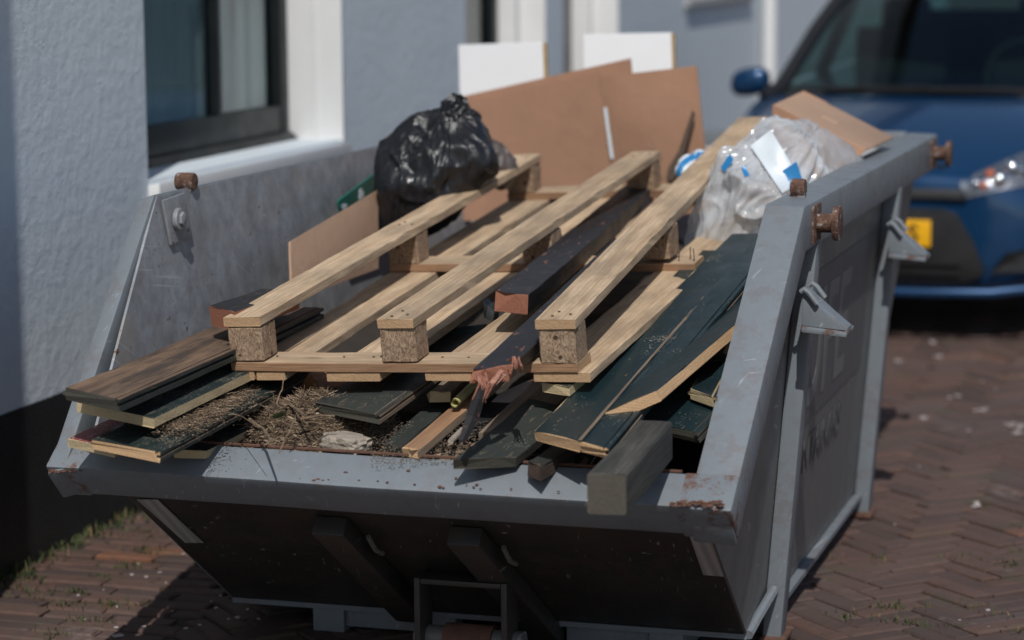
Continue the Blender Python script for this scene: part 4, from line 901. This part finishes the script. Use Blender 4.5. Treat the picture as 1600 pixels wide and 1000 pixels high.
# ================================================================ BAGS AND SHEETS
from mathutils.bvhtree import BVHTree
def blob(c, lobes, fold, nu=150, nv=100, p=7):
    c = Vector(c); vs = []; L = [(Vector(a), r) for a, r in lobes]
    for j in range(nv+1):
        th = math.pi*j/nv
        for i in range(nu):
            ph = 2*math.pi*i/nu; d = Vector((math.sin(th)*math.cos(ph), math.sin(th)*math.sin(ph), math.cos(th))); s_ = 0
            for a, r in L:
                k = d.dot(a); q = k*k-a.length_squared+r*r
                if q > 0:
                    t = k+math.sqrt(q)
                    if t > 0: s_ += t**p
            r_ = s_**(1/p)*.93; r_ += fold(d, ph, th, r_); vs.append(c+d*r_)
    fs = [(j*nu+i, j*nu+(i+1) % nu, (j+1)*nu+(i+1) % nu, (j+1)*nu+i) for j in range(nv) for i in range(nu)]
    return vs, fs
def hullblob(c, lobes, fold, nu=260, nv=180, it=5, shrink=1.0):
    # film stretched over the lobes: radial map of their convex hull, smoothed, then folded
    bm = bmesh.new()
    for a, r in lobes:
        for k in range(90):
            z = 1-2*(k+.5)/90; q = math.sqrt(1-z*z); an = k*2.39996; bm.verts.new(Vector(a)+Vector((q*math.cos(an), q*math.sin(an), z))*r)
    bmesh.ops.convex_hull(bm, input=bm.verts[:]); bmesh.ops.triangulate(bm, faces=bm.faces[:]); t_ = BVHTree.FromBMesh(bm); bm.free()
    D = [[Vector((math.sin(math.pi*j/nv)*math.cos(2*math.pi*i/nu), math.sin(math.pi*j/nv)*math.sin(2*math.pi*i/nu), math.cos(math.pi*j/nv))) for i in range(nu)] for j in range(nv+1)]
    O = Vector((0, 0, 0)); Rr = []
    for j in range(nv+1):
        row = []
        for i in range(nu):
            h = t_.ray_cast(O, D[j][i]); row.append(h[3] if h[0] is not None else .05)
        Rr.append(row)
    for k in range(it):
        Rr = [[(Rr[j][i]*2+Rr[j][i-1]+Rr[j][(i+1) % nu]+Rr[max(j-1, 0)][i]+Rr[min(j+1, nv)][i])/6 for i in range(nu)] for j in range(nv+1)]
    c = Vector(c); vs = [c+D[j][i]*(Rr[j][i]+fold(D[j][i], 0, 0, Rr[j][i])) for j in range(nv+1) for i in range(nu)]
    return vs, [(j*nu+i, j*nu+(i+1) % nu, (j+1)*nu+(i+1) % nu, (j+1)*nu+i) for j in range(nv) for i in range(nu)]
def rid(v): return 1-abs(noise.noise(v))*2
def bagfold(seed, amp, axis, pw=1.0, fq=1.0):
    ax = Vector(axis).normalized(); u = ax.orthogonal().normalized(); w_ = ax.cross(u)
    def f(d, ph, th, r):
        an0 = d; an = math.atan2(d.dot(w_), d.dot(u)); k = d.dot(ax); o = Vector((seed, seed*.7, 0))
        w0 = noise.noise(d*1.7+o); cu, su = math.cos(an), math.sin(an)
        pl = rid(Vector((cu*3.2+w0*1.2, su*3.2, k*.7+seed)))
        s1 = rid(d*1.55*fq+o+Vector((w0, noise.noise(d*1.9+o*2), 0))*.6); s2 = rid(Vector((cu*7+w0*2, su*7, k*1.5+seed)))
        vd = noise.voronoi(Vector((d.x*2.6, d.y*2.6, d.z*1.9))*fq+o+Vector((w0, 0, w0))*.5)[0]; f1 = vd[0]; v2 = noise.voronoi(Vector((cu*3.5, su*3.5, k*2.2))*fq+o*3)[0]
        return amp*(pw*.40*pl*(.4+.6*abs(k))+.45*s1+1.0*f1+pw*.45*v2[0]+.14*s2-1.0+.2*(1-pw))
    return f
YB = 6.44
cb = aty(672, 272, YB); sc = YB/3900*1.06
def lb(px, py, dy, rp): q = aty(px, py, YB+dy); return (q-cb, rp*sc)
lobes = [lb(648, 290, -.03, 60), lb(697, 262, 0, 62), lb(738, 250, -.02, 40), lb(607, 224, .02, 13), lb(660, 216, .03, 36), lb(716, 206, .03, 34), lb(604, 352, -.02, 18), lb(660, 330, -.02, 38), lb(690, 260, .10, 60)]
vs, fs = hullblob(cb, lobes, bagfold(2.3, .028, (.35, 0, .9), .45, .85))
b = MB(); b.add(vs, fs); bag = b.build('garbage_bag', M['bag'], smooth=True, ang=80)
tag(bag, 'bulging shiny black garbage bag with knotted top on the left pallet skid', 'garbage bag')
rr = random.Random(12); b = MB()
kc = aty(713, 158, YB+.02); ck = aty(714, 182, YB+.02); k_v, k_f = blob(ck, [((0, 0, 0), .030*1.25), (aty(735, 188, YB+.02)-ck, .030), (aty(700, 196, YB+.02)-ck, .04), (aty(712, 168, YB+.02)-ck, .034)], bagfold(7.7, .014, (0, 0, 1), 1.0), 90, 60, 9); b.add(k_v, k_f)
for k in range(9):
    an = k*.75; d = Vector((math.cos(an)*.6+.25, math.sin(an)*.5, .55+rr.uniform(-.3, .4))).normalized()
    s_ = rr.uniform(.016, .028); n = d.orthogonal().normalized(); t = d.cross(n)
    b.add([kc, kc+d*s_*.6+n*.012, kc+d*s_+n*.006+t*.008, kc+d*s_*.95-n*.01, kc+d*s_*.5-n*.012-t*.006], [(0, 1, 2), (0, 2, 3), (0, 3, 4)])
b.tube([kc+Vector((-.02, 0, -.03)), kc+Vector((0, 0, -.012)), kc+Vector((.012, 0, .006))], [.03, .024, .018], 9)
b.build('knot', M['bag'], bag, smooth=True)
YG = 6.72; cg = aty(768, 255, YG); vs, fs = blob(cg, [((0, 0, 0), .062), (aty(752, 240, YG)-cg, .05), (aty(782, 268, YG)-cg, .05)], bagfold(5.1, .012, (.3, 0, 1)), 70, 46)
b = MB(); b.add(vs, fs); tag(b.build('plastic_sack', M['greybag'], smooth=True, ang=80), 'small crumpled grey brown plastic sack right behind the black bag', 'plastic sack')

# clear plastic sack with printed strip
YC = 6.42; cc = aty(1190, 318, YC); sc = YC/3900*1.06
def lc(px, py, dy, rp): q = aty(px, py, YC+dy); return (q-cc, rp*sc)
lobes = [lc(1196, 314, 0, 86), lc(1138, 358, -.03, 52), lc(1160, 372, -.02, 54), lc(1215, 262, .06, 60), lc(1262, 266, .22, 56), lc(1146, 322, .02, 46), lc(1205, 350, .03, 80), lc(1296, 268, .35, 46), lc(1108, 378, -.05, 36), lc(1150, 396, -.05, 34)]
vs, fs = hullblob(cc, lobes, bagfold(9.4, .062, (.5, .3, .8), .35, .72))
b = MB(); b.add(vs, fs); film = b.build('clear_plastic_sack', M['film'], smooth=True, ang=75)
tag(film, 'crumpled clear plastic sack with white and blue printed strip by the right rail', 'plastic sack')
tree = BVHTree.FromPolygons(vs, fs)
def hit(px, py):
    d = ray(px, py).normalized(); h = tree.ray_cast(CP, d); return h[0]
def strip(q, name, mat, off, nu=8, nv=12, parent=film):
    """thin film lying on the sack; q: four corners"""
    g_ = []; ok = True; last = None
    for j in range(nv+1):
        for i in range(nu+1):
            u, v_ = i/nu, j/nv
            px = (q[0][0]*(1-u)+q[1][0]*u)*(1-v_)+(q[3][0]*(1-u)+q[2][0]*u)*v_; py = (q[0][1]*(1-u)+q[1][1]*u)*(1-v_)+(q[3][1]*(1-u)+q[2][1]*u)*v_
            h = hit(px, py)
            if h is None: h = aty(px, py, last.y if last else YC-.12)
            last = h; g_.append(h)
    # relax so that the strip bridges the folds
    for it in range(14):
        n2 = list(g_)
        for j in range(nv+1):
            for i in range(nu+1):
                a = [g_[jj*(nu+1)+ii].y for ii, jj in ((i-1, j), (i+1, j), (i, j-1), (i, j+1)) if 0 <= ii <= nu and 0 <= jj <= nv]
                p = g_[j*(nu+1)+i]; y = min(p.y, sum(a)/len(a)); k = y/p.y; n2[j*(nu+1)+i] = CP+(p-CP)*k
        g_ = n2
    nrm = Vector((.25, -1, .3)).normalized(); top = [p+nrm*off for p in g_]; bot = [p+nrm*(off-.0012) for p in g_]
    m_ = len(g_); fs_ = []
    for j in range(nv):
        for i in range(nu):
            a = j*(nu+1)+i; fs_.append((a, a+1, a+nu+2, a+nu+1)); fs_.append((m_+a, m_+a+nu+1, m_+a+nu+2, m_+a+1))
    b = MB(); b.add(top+bot, fs_); return b.build(name, mat, parent, smooth=True)
strip([(1172, 229), (1204, 204), (1252, 284), (1222, 303)], 'printed_strip', M['tape_white'], .010)
strip([(1222, 268), (1244, 254), (1254, 284), (1228, 298)], 'blue_print', M['tape_blue'], .0125, 4, 4)
strip([(1126, 262), (1140, 240), (1146, 250), (1132, 270)], 'blue_print', M['tape_blue'], .004, 3, 4)
strip([(1158, 262), (1164, 258), (1171, 274), (1164, 277)], 'blue_print', M['tape_blue'], .004, 3, 4)
# printed roll end glimpsed between the skids
YT = 6.75; ct = aty(1078, 262, YT); vs, fs = blob(ct, [((0, 0, 0), .036), (aty(1096, 252, YT+.05)-ct, .036), (aty(1068, 270, YT-.02)-ct, .026)], bagfold(3.3, .006, (0, 0, 1)), 60, 40)
b = MB(); mi = []
for f in fs:
    z = (vs[f[0]].z+vs[f[2]].z)/2-ct.z; x = (vs[f[0]].x+vs[f[2]].x)/2-ct.x; d = math.hypot(x-.03, z+.02); mi.append(1 if .045 < d < .062 or d < .018 else 0)
b.add(vs, fs, mi); tag(b.build('printed_plastic_wrapper', [M['tape_white'], M['tape_blue']], smooth=True, ang=80), 'white and blue printed plastic wrapper tucked left of the right pallet skid', 'wrapper')

def slab(pts, th, name, mat, parent=None, n=(0, 1, 0), mats=None, bow=0.0):
    b = MB(); pts = [Vector(p) for p in pts]; b.prism(pts, Vector(n).normalized()*th); return b.build(name, mat, parent, bevel=.0015, seg=1)
# big flattened box at the back: two panels with a fold between them
YK = 7.42
bx = empty('cardboard_box', aty(930, 330, YK), 'large flattened brown cardboard box standing at the back of the skip', 'cardboard')
def kp(px, py, dy=0): return aty(px, py, YK+dy)
def bent(q, name, mat, parent, bow, th=.006, nu=14, nv=10, seed=0):
    """a panel with a shallow bow, corners q in order tl, tr, br, bl"""
    g_ = []
    tl, tr, br, bl = q; nn = (tr-tl).cross(bl-tl).normalized()
    if nn.y > 0: nn = -nn
    for j in range(nv+1):
        for i in range(nu+1):
            u, v_ = i/nu, j/nv; p = (tl*(1-u)+tr*u)*(1-v_)+(bl*(1-u)+br*u)*v_
            g_.append(p+nn*(bow*math.sin(math.pi*u)*math.sin(math.pi*(v_*.8+.1))+.007*noise.noise(p*5+Vector((seed, 0, 0)))))
    m_ = len(g_); top = g_; bot = [p-nn*th for p in g_]; fs_ = []
    for j in range(nv):
        for i in range(nu):
            a = j*(nu+1)+i; fs_.append((a, a+1, a+nu+2, a+nu+1)); fs_.append((m_+a, m_+a+nu+1, m_+a+nu+2, m_+a+1))
    rim = [i for i in range(nu+1)]+[j*(nu+1)+nu for j in range(1, nv+1)]+[nv*(nu+1)+i for i in range(nu-1, -1, -1)]+[j*(nu+1) for j in range(nv-1, 0, -1)]
    for k in range(len(rim)): a, c = rim[k], rim[(k+1) % len(rim)]; fs_.append((a, m_+a, m_+c, c))
    b = MB(); b.add(top+bot, fs_); return b.build(name, mat, parent, smooth=True, ang=40)
bent([kp(706, 168, .06), kp(937, 113), kp(962, 345), kp(716, 345, .06)], 'left_panel', M['card'], bx, -.012, seed=1)
bent([kp(938, 120), kp(1087, 103, -.07), kp(1112, 330, -.07), kp(963, 345)], 'right_panel', M['card'], bx, .015, seed=2)
bent([aty(712, 153, 7.56), aty(985, 91, 7.52), aty(1001, 300, 7.52), aty(716, 340, 7.56)], 'rear_panel', M['card'], bx, 0, seed=3)
b = MB(); b.prism([kp(943, 168, -.008), kp(948, 168, -.008), kp(959, 248, -.008), kp(954, 248, -.008)], (0, .003, 0)); b.build('white_tear', M['tape_white'], bx)
# torn flap on the right panel
b = MB(); b.prism([kp(1082, 172, -.085), kp(1086, 178, -.10), kp(1070, 236, -.11), kp(1052, 282, -.10), kp(1040, 282, -.09), kp(1044, 262, -.088), kp(1060, 236, -.088)], (0, .004, 0)); b.build('torn_flap', plain('torn_cardboard_inside', (.11, .075, .055), .9, 0, .3), bx)
b = MB(); b.tube([kp(1010, 224, -.10), kp(1022, 236, -.11), kp(1036, 250, -.10)], .002, 5); tag(b.build('twig', M['twig']), 'dark bent wire in front of the big cardboard box', 'wire')
wb = slab([aty(716, 70, 7.69), aty(847, 66, 7.66), aty(857, 300, 7.58), aty(722, 300, 7.61)], .016, 'white_board', [M['white']], n=(.1, 1, 0)); tag(wb, 'white melamine board behind the cardboard, next to the black bag', 'board', 'white melamine boards')
b = MB(); b.prism([aty(847.3, 67, 7.662), aty(853.3, 67, 7.665), aty(862.6, 300, 7.585), aty(857.3, 300, 7.582)], (0, .014, 0)); b.build('board_edge', M['osb'], wb)
wb = slab([aty(911, 54, 7.73), aty(1048, 51, 7.72), aty(1056, 300, 7.63), aty(918, 300, 7.64)], .016, 'white_board', [M['white']], n=(.1, 1, 0)); tag(wb, 'white melamine board sticking up highest behind the middle of the cardboard', 'board', 'white melamine boards')
b = MB(); b.prism([aty(1048.3, 52, 7.722), aty(1053.5, 52, 7.725), aty(1061, 300, 7.635), aty(1056.3, 300, 7.632)], (0, .014, 0)); b.build('board_edge', M['osb'], wb)
# cardboard against the left panel, green panel behind it
xk = -2.30
o = bent([atx(455, 377, xk-.02), atx(590, 297, xk), atx(590, 420, xk+.03), atx(455, 470, xk+.02)], 'cardboard_sheet', M['card2'], None, .006, seed=5); tag(o, 'brown cardboard sheet leaning on the left inner wall of the skip', 'cardboard')
xg = -2.355
o = slab([atx(529, 319, xg), atx(529, 313, xg), atx(590, 268, xg), atx(650, 245, xg), atx(650, 330, xg), atx(540, 360, xg)], .006, 'green_panel', M['greenplastic'], n=(-1, 0, 0)); tag(o, 'green printed panel wedged behind the leaning cardboard sheet', 'panel')
for q in ([(561, 298), (564, 294), (568, 300), (568, 308), (561, 312)], [(533, 322), (538, 318), (543, 319), (540, 326), (535, 328)]):
    b = MB(); b.prism([atx(px, py, xg+.002) for px, py in q], (.001, 0, 0)); b.build('white_print', M['tape_white'], o)
# cardboard box lying on the right rail
rc = empty('open_cardboard_box', aty(1290, 220, 7.0), 'opened brown cardboard box lying against the right rail at the back', 'cardboard')
slab([aty(1207, 164, 6.95), aty(1352, 234, 6.75), aty(1300, 300, 6.75), aty(1203, 215, 6.95)], .006, 'front_flap', M['card'], rc, n=(.2, 1, .3))
slab([aty(1208, 163, 6.96), aty(1250, 144, 7.30), aty(1292, 161, 7.30), aty(1396, 214, 7.18), aty(1353, 233, 6.77)], .006, 'top_flap', M['card2'], rc, n=(0, -.2, -1))
slab([aty(1246, 148, 7.32), aty(1255, 142, 7.33), aty(1292, 160, 7.34), aty(1290, 168, 7.33)], .005, 'rear_flap', M['card'], rc, n=(0, 1, .1))

# ================================================================ THE CAR
car = empty('blue_car', (0, 0, 0)); MC = Matrix.Translation((-1.53, 10.25, 0)) @ Matrix.Rotation(R(-4.2), 4, 'Z'); setp(car, None, MC)
tag(car, 'dark blue hatchback car parked behind the skip, facing the camera', 'car')
def cbuild(b, name, mats, parent=car, **kw):
    b.v = [MC @ Vector(v) for v in b.v]; return b.build(name, mats, parent, **kw)
# lower body: loft of half sections
st = [  # y, zbot, w, zmid(widest), zsh, wsh, ztop_edge, wtop, zcentre
 (.00, .25, .50, .42, .58, .49, .66, .42, .68), (.05, .20, .64, .42, .60, .63, .69, .52, .71), (.16, .18, .75, .44, .63, .735, .735, .60, .755), (.34, .19, .815, .47, .68, .80, .80, .66, .825),
 (.58, .19, .845, .50, .75, .825, .865, .69, .895), (.85, .19, .855, .52, .81, .835, .92, .70, .952), (1.08, .20, .858, .54, .86, .84, .955, .71, .985), (1.3, .20, .86, .54, .89, .84, .97, .74, .99),
 (2.0, .20, .86, .54, .92, .845, .99, .76, 1.0), (2.8, .20, .86, .54, .95, .845, 1.02, .76, 1.03), (3.5, .21, .84, .55, .97, .82, 1.05, .72, 1.06), (3.85, .24, .76, .55, .93, .75, 1.04, .64, 1.05), (3.95, .32, .66, .55, .85, .66, .98, .56, 1.0)]
b = MB(); secs = []
for (y, zb_, w_, zm, zs, ws, zt, wt, zc) in st:
    half = [(0, zb_), (w_*.8, zb_), (w_*.97, zb_+.08), (w_, zm), (ws, zs), (wt+(ws-wt)*.35, zt-.01), (wt, zt), (wt*.55, zc-.008), (0, zc)]
    full = [(x, y, z) for x, z in half]+[(-x, y, z) for x, z in half[-2:0:-1]]; secs.append(full)
n = len(secs[0]); b.add([p for s_ in secs for p in s_], [tuple(range(n))[::-1], tuple(range(n*(len(secs)-1), n*len(secs)))]+[(k*n+i, k*n+(i+1) % n, (k+1)*n+(i+1) % n, (k+1)*n+i) for k in range(len(secs)-1) for i in range(n)])
body = cbuild(b, 'body', M['carblue'], smooth=True, sub=2, ang=180)
# greenhouse
dg_ = bpy.context.evaluated_depsgraph_get(); dg_.update(); be = body.evaluated_get(dg_); bme = be.to_mesh(); inv = MC.inverted() @ body.matrix_world
ctree = BVHTree.FromPolygons([inv @ v_.co for v_ in bme.vertices], [list(p.vertices) for p in bme.polygons]); be.to_mesh_clear()
G = dict(bl=(-.66, 1.10, .965), bc=(0, .93, .985), br=(.66, 1.10, .965), tl=(-.53, 1.88, 1.42), tc=(0, 1.80, 1.445), tr=(.53, 1.88, 1.42))
b = MB(); nu, nv = 12, 6; vs = []
for j in range(nv+1):
    v_ = j/nv
    for i in range(nu+1):
        s_ = -1+2*i/nu; y0 = .93+.17*s_*s_; y1 = 1.80+.08*s_*s_; z0 = .985-.02*s_*s_; z1 = 1.445-.025*s_*s_
        vs.append(((.67+(.53-.67)*v_)*s_, y0+(y1-y0)*v_, z0+(z1-z0)*v_+.03*math.sin(math.pi*v_)))
b.add(vs, [(j*(nu+1)+i, j*(nu+1)+i+1, (j+1)*(nu+1)+i+1, (j+1)*(nu+1)+i) for j in range(nv) for i in range(nu)]); cbuild(b, 'windscreen', M['carglass'], smooth=True, ang=180)
b = MB(); b.prism([(-.53, 1.86, 1.40), (0, 1.78, 1.43), (.53, 1.86, 1.40), (.56, 2.8, 1.45), (.50, 3.55, 1.38), (-.50, 3.55, 1.38), (-.56, 2.8, 1.45)], (0, 0, .05)); cbuild(b, 'roof', M['carblue'], bevel=.02)
for s_ in (-1, 1):
    b = MB(); b.tube([(s_*.72, .98, .93), (s_*.675, 1.12, .985), (s_*.61, 1.5, 1.225), (s_*.54, 1.88, 1.43)], [.03, .034, .036, .036], 8); cbuild(b, 'pillar', M['carblack'], smooth=True)
    b = MB(); b.add([(s_*.74, 1.15, .975), (s_*.76, 2.2, 1.0), (s_*.58, 2.2, 1.42), (s_*.56, 1.88, 1.41)], [(0, 1, 2, 3)]); cbuild(b, 'side_window', M['carglass'])
    b = MB(); b.add([(s_*.76, 2.26, 1.0), (s_*.74, 3.3, 1.04), (s_*.56, 3.3, 1.38), (s_*.58, 2.26, 1.42)], [(0, 1, 2, 3)]); cbuild(b, 'side_window', M['carglass'])
    b = MB(); b.tube([(s_*.765, 2.23, .98), (s_*.58, 2.23, 1.43)], .035, 8); cbuild(b, 'pillar', M['carblack'], smooth=True); b = MB(); b.tube([(s_*.74, 3.32, 1.02), (s_*.54, 3.45, 1.40)], .06, 8); cbuild(b, 'pillar', M['carblack'], smooth=True)
    # mirror
    b = MB(); c = Vector((s_*.905, 1.42, .985)); vs = []
    for j in range(9):
        th = math.pi*j/8
        for i in range(14):
            ph = 2*math.pi*i/14; d = Vector((math.sin(th)*math.cos(ph), math.sin(th)*math.sin(ph), math.cos(th)))
            d = Vector([math.copysign(abs(q)**.75, q) for q in d]); vs.append(c+Vector((d.x*.098, d.y*.06*(1 if d.y < 0 else .6), d.z*.068-.012*d.x*s_)))
    b.add(vs, [(j*14+i, j*14+(i+1) % 14, (j+1)*14+(i+1) % 14, (j+1)*14+i) for j in range(8) for i in range(14)]); mr = cbuild(b, 'mirror', M['carblue'], smooth=True, ang=180)
    b = MB(); b.tube([(s_*.82, 1.40, .955), (s_*.72, 1.36, .955)], [.022, .03], 8); cbuild(b, 'mirror_arm', M['carblack'], mr, smooth=True)
    # headlamp: dark bowl, reflectors, amber bulb, clear lens
    def hl(u, v_, off=0):     # u 0 inner..1 outer rear ; v 0 bottom..1 top
        x = .375+.40*u; zt = .675+.235*u; zb2 = .595+.055*u; z = zb2+(zt-zb2)*v_
        dd = Vector((-.25*s_, 1, -.35)).normalized(); p_ = Vector((s_*x, .25*u, z)); h0 = ctree.ray_cast(p_-dd*1.0, dd); q_ = h0[0] if h0[0] is not None else p_
        return q_-dd*off
    def patch(o0, nu=8, nv=4):
        vs_ = [hl(i/nu, j/nv, o0) for j in range(nv+1) for i in range(nu+1)]; return vs_, [(j*(nu+1)+i, j*(nu+1)+i+1, (j+1)*(nu+1)+i+1, (j+1)*(nu+1)+i) for j in range(nv) for i in range(nu)]
    b = MB(); b.add(*patch(.004)); h_ = cbuild(b, 'headlight', plain('lamp_bowl', (.30, .31, .33), .3, .7), smooth=True)
    for (u, v_, r, mt) in ((.34, .35, .034, 'chrome'), (.46, .6, .042, 'chrome'), (.60, .35, .040, 'chrome'), (.72, .7, .050, 'chrome'), (.85, .45, .045, 'chrome'), (.20, .3, .018, 'amber'), (.26, .66, .022, 'amber'), (.13, .5, .022, 'chrome')):
        p = hl(u, v_, .002); b = MB()
        bm = bmesh.new(); bmesh.ops.create_uvsphere(bm, u_segments=12, v_segments=8, radius=r); b.add([v2.co+p for v2 in bm.verts], [[q.index for q in f.verts] for f in bm.faces]); bm.free(); cbuild(b, 'reflector', M[mt], h_, smooth=True)
    b = MB(); b.add(*patch(.048)); cbuild(b, 'lens', M['lens'], h_, smooth=True)
    # fog lamp corner recess
    b = MB(); b.prism([(s_*.50, .012, .30), (s_*.66, .075, .30), (s_*.67, .09, .40), (s_*.56, .02, .38)], (0, -.012, 0)); cbuild(b, 'fog_recess', M['carblack'])
    for yw in (.82, 3.30):
        b = MB(); c = Vector((s_*.77, yw, .295)); b.tube([c+Vector((-.09, 0, 0)), c+Vector((-.085, 0, 0)), c+Vector((.085, 0, 0)), c+Vector((.095, 0, 0))], [.27, .295, .295, .27], 28); wh = cbuild(b, 'wheel', M['tyre'], smooth=True)
        b = MB(); b.tube([c+Vector((s_*.0, 0, 0)), c+Vector((s_*.102, 0, 0))], .19, 24); cbuild(b, 'rim', M['alloy'], wh, smooth=True)
# nose: upper slit, lower trapezoid grille, splitter, plate
b = MB(); b.prism([(-.40, -.016, .595), (.40, -.016, .595), (.38, -.010, .635), (-.38, -.010, .635)], (0, .03, 0)); cbuild(b, 'upper_grille', M['carblack'], bevel=.004)
b = MB(); b.prism([(-.30, -.022, .555), (.30, -.022, .555), (.36, -.020, .535), (.43, -.016, .42), (.475, -.012, .31), (.46, -.012, .275), (.40, -.012, .255), (-.40, -.012, .255), (-.46, -.012, .275), (-.475, -.012, .31), (-.43, -.016, .42), (-.36, -.020, .535)], (0, .04, 0)); gr = cbuild(b, 'lower_grille', M['carblack'], bevel=.006)
for z in (.29, .33): b = MB(); b.box((0, -.024, z), (.76, .01, .008)); cbuild(b, 'grille_bar', M['carblack'], gr)
b = MB(); b.tube([(-.72, .10, .235), (-.5, -.01, .215), (-.25, -.035, .21), (0, -.04, .208), (.25, -.035, .21), (.5, -.01, .215), (.72, .10, .235)], .022, 10); cbuild(b, 'splitter', M['carblue'], smooth=True)
b = MB(); b.box((0, -.035, .455), (.52, .008, .11)); pl8 = cbuild(b, 'number_plate', M['plate'], bevel=.003)
tm = text_mesh('S', .10, 'plate_lettering', M['ink'], pl8, MC @ Matrix.Translation((.165, -.0405, .42)) @ Matrix.Rotation(R(90), 4, 'X'), .0004, .002)
b = MB(); vs = [(-.30+.6*i/10, .02+.0*i, .715) for i in range(11)]; b.tube([(x, .03+.05*(x/.3)**2, .725) for x in [-.3+.06*i for i in range(11)]], .006, 6); cbuild(b, 'bonnet_gap', M['carblack'])
b = MB(); b.tube([(-.60, 1.03, .975), (-.2, .93, .99), (.05, .915, .995)], .010, 6); b.tube([(.05, .92, .99), (.35, .95, .992), (.6, 1.02, .98)], .010, 6); cbuild(b, 'wiper', M['carblack'])
b = MB(); vs = []
for i in range(13):
    s_ = -1+2*i/12; vs += [(.70*s_, .90+.17*s_*s_, .972-.02*s_*s_), (.67*s_, .96+.17*s_*s_, .992-.02*s_*s_)]
b.add(vs, [(2*i, 2*i+2, 2*i+3, 2*i+1) for i in range(12)]); cbuild(b, 'cowl', M['carblack'], smooth=True)
# cabin
b = MB(); b.box((0, 1.22, .94), (1.25, .5, .06)); cbuild(b, 'dashboard', M['seat'], bevel=.02)
for x in (-.34, .34):
    b = MB(); b.box((x, 2.15, .95), (.46, .12, .55), Matrix.Rotation(R(-14), 3, 'X')); b.box((x, 2.26, 1.28), (.24, .09, .17)); cbuild(b, 'seat', M['seat'], bevel=.03)
b = MB(); b.box((0, 2.95, .98), (1.2, .14, .62), Matrix.Rotation(R(-12), 3, 'X')); cbuild(b, 'rear_seat', M['seat'], bevel=.04)
b = MB(); b.add([(-.70, 3.55, 1.03), (.70, 3.55, 1.03), (.52, 3.5, 1.40), (-.52, 3.5, 1.40)], [(0, 1, 2, 3)]); cbuild(b, 'rear_window', M['carglass'])
b = MB(); b.box((0, 3.2, 1.03), (1.3, .5, .03)); cbuild(b, 'parcel_shelf', M['seat'])
b = MB(); n = 20; b.tube([(.36+.17*math.cos(2*math.pi*k/n), 1.55+.05*math.sin(2*math.pi*k/n), 1.02+.16*math.sin(2*math.pi*k/n)) for k in range(n+1)], .014, 6, cap=False); cbuild(b, 'steering_wheel', M['seat'], smooth=True)
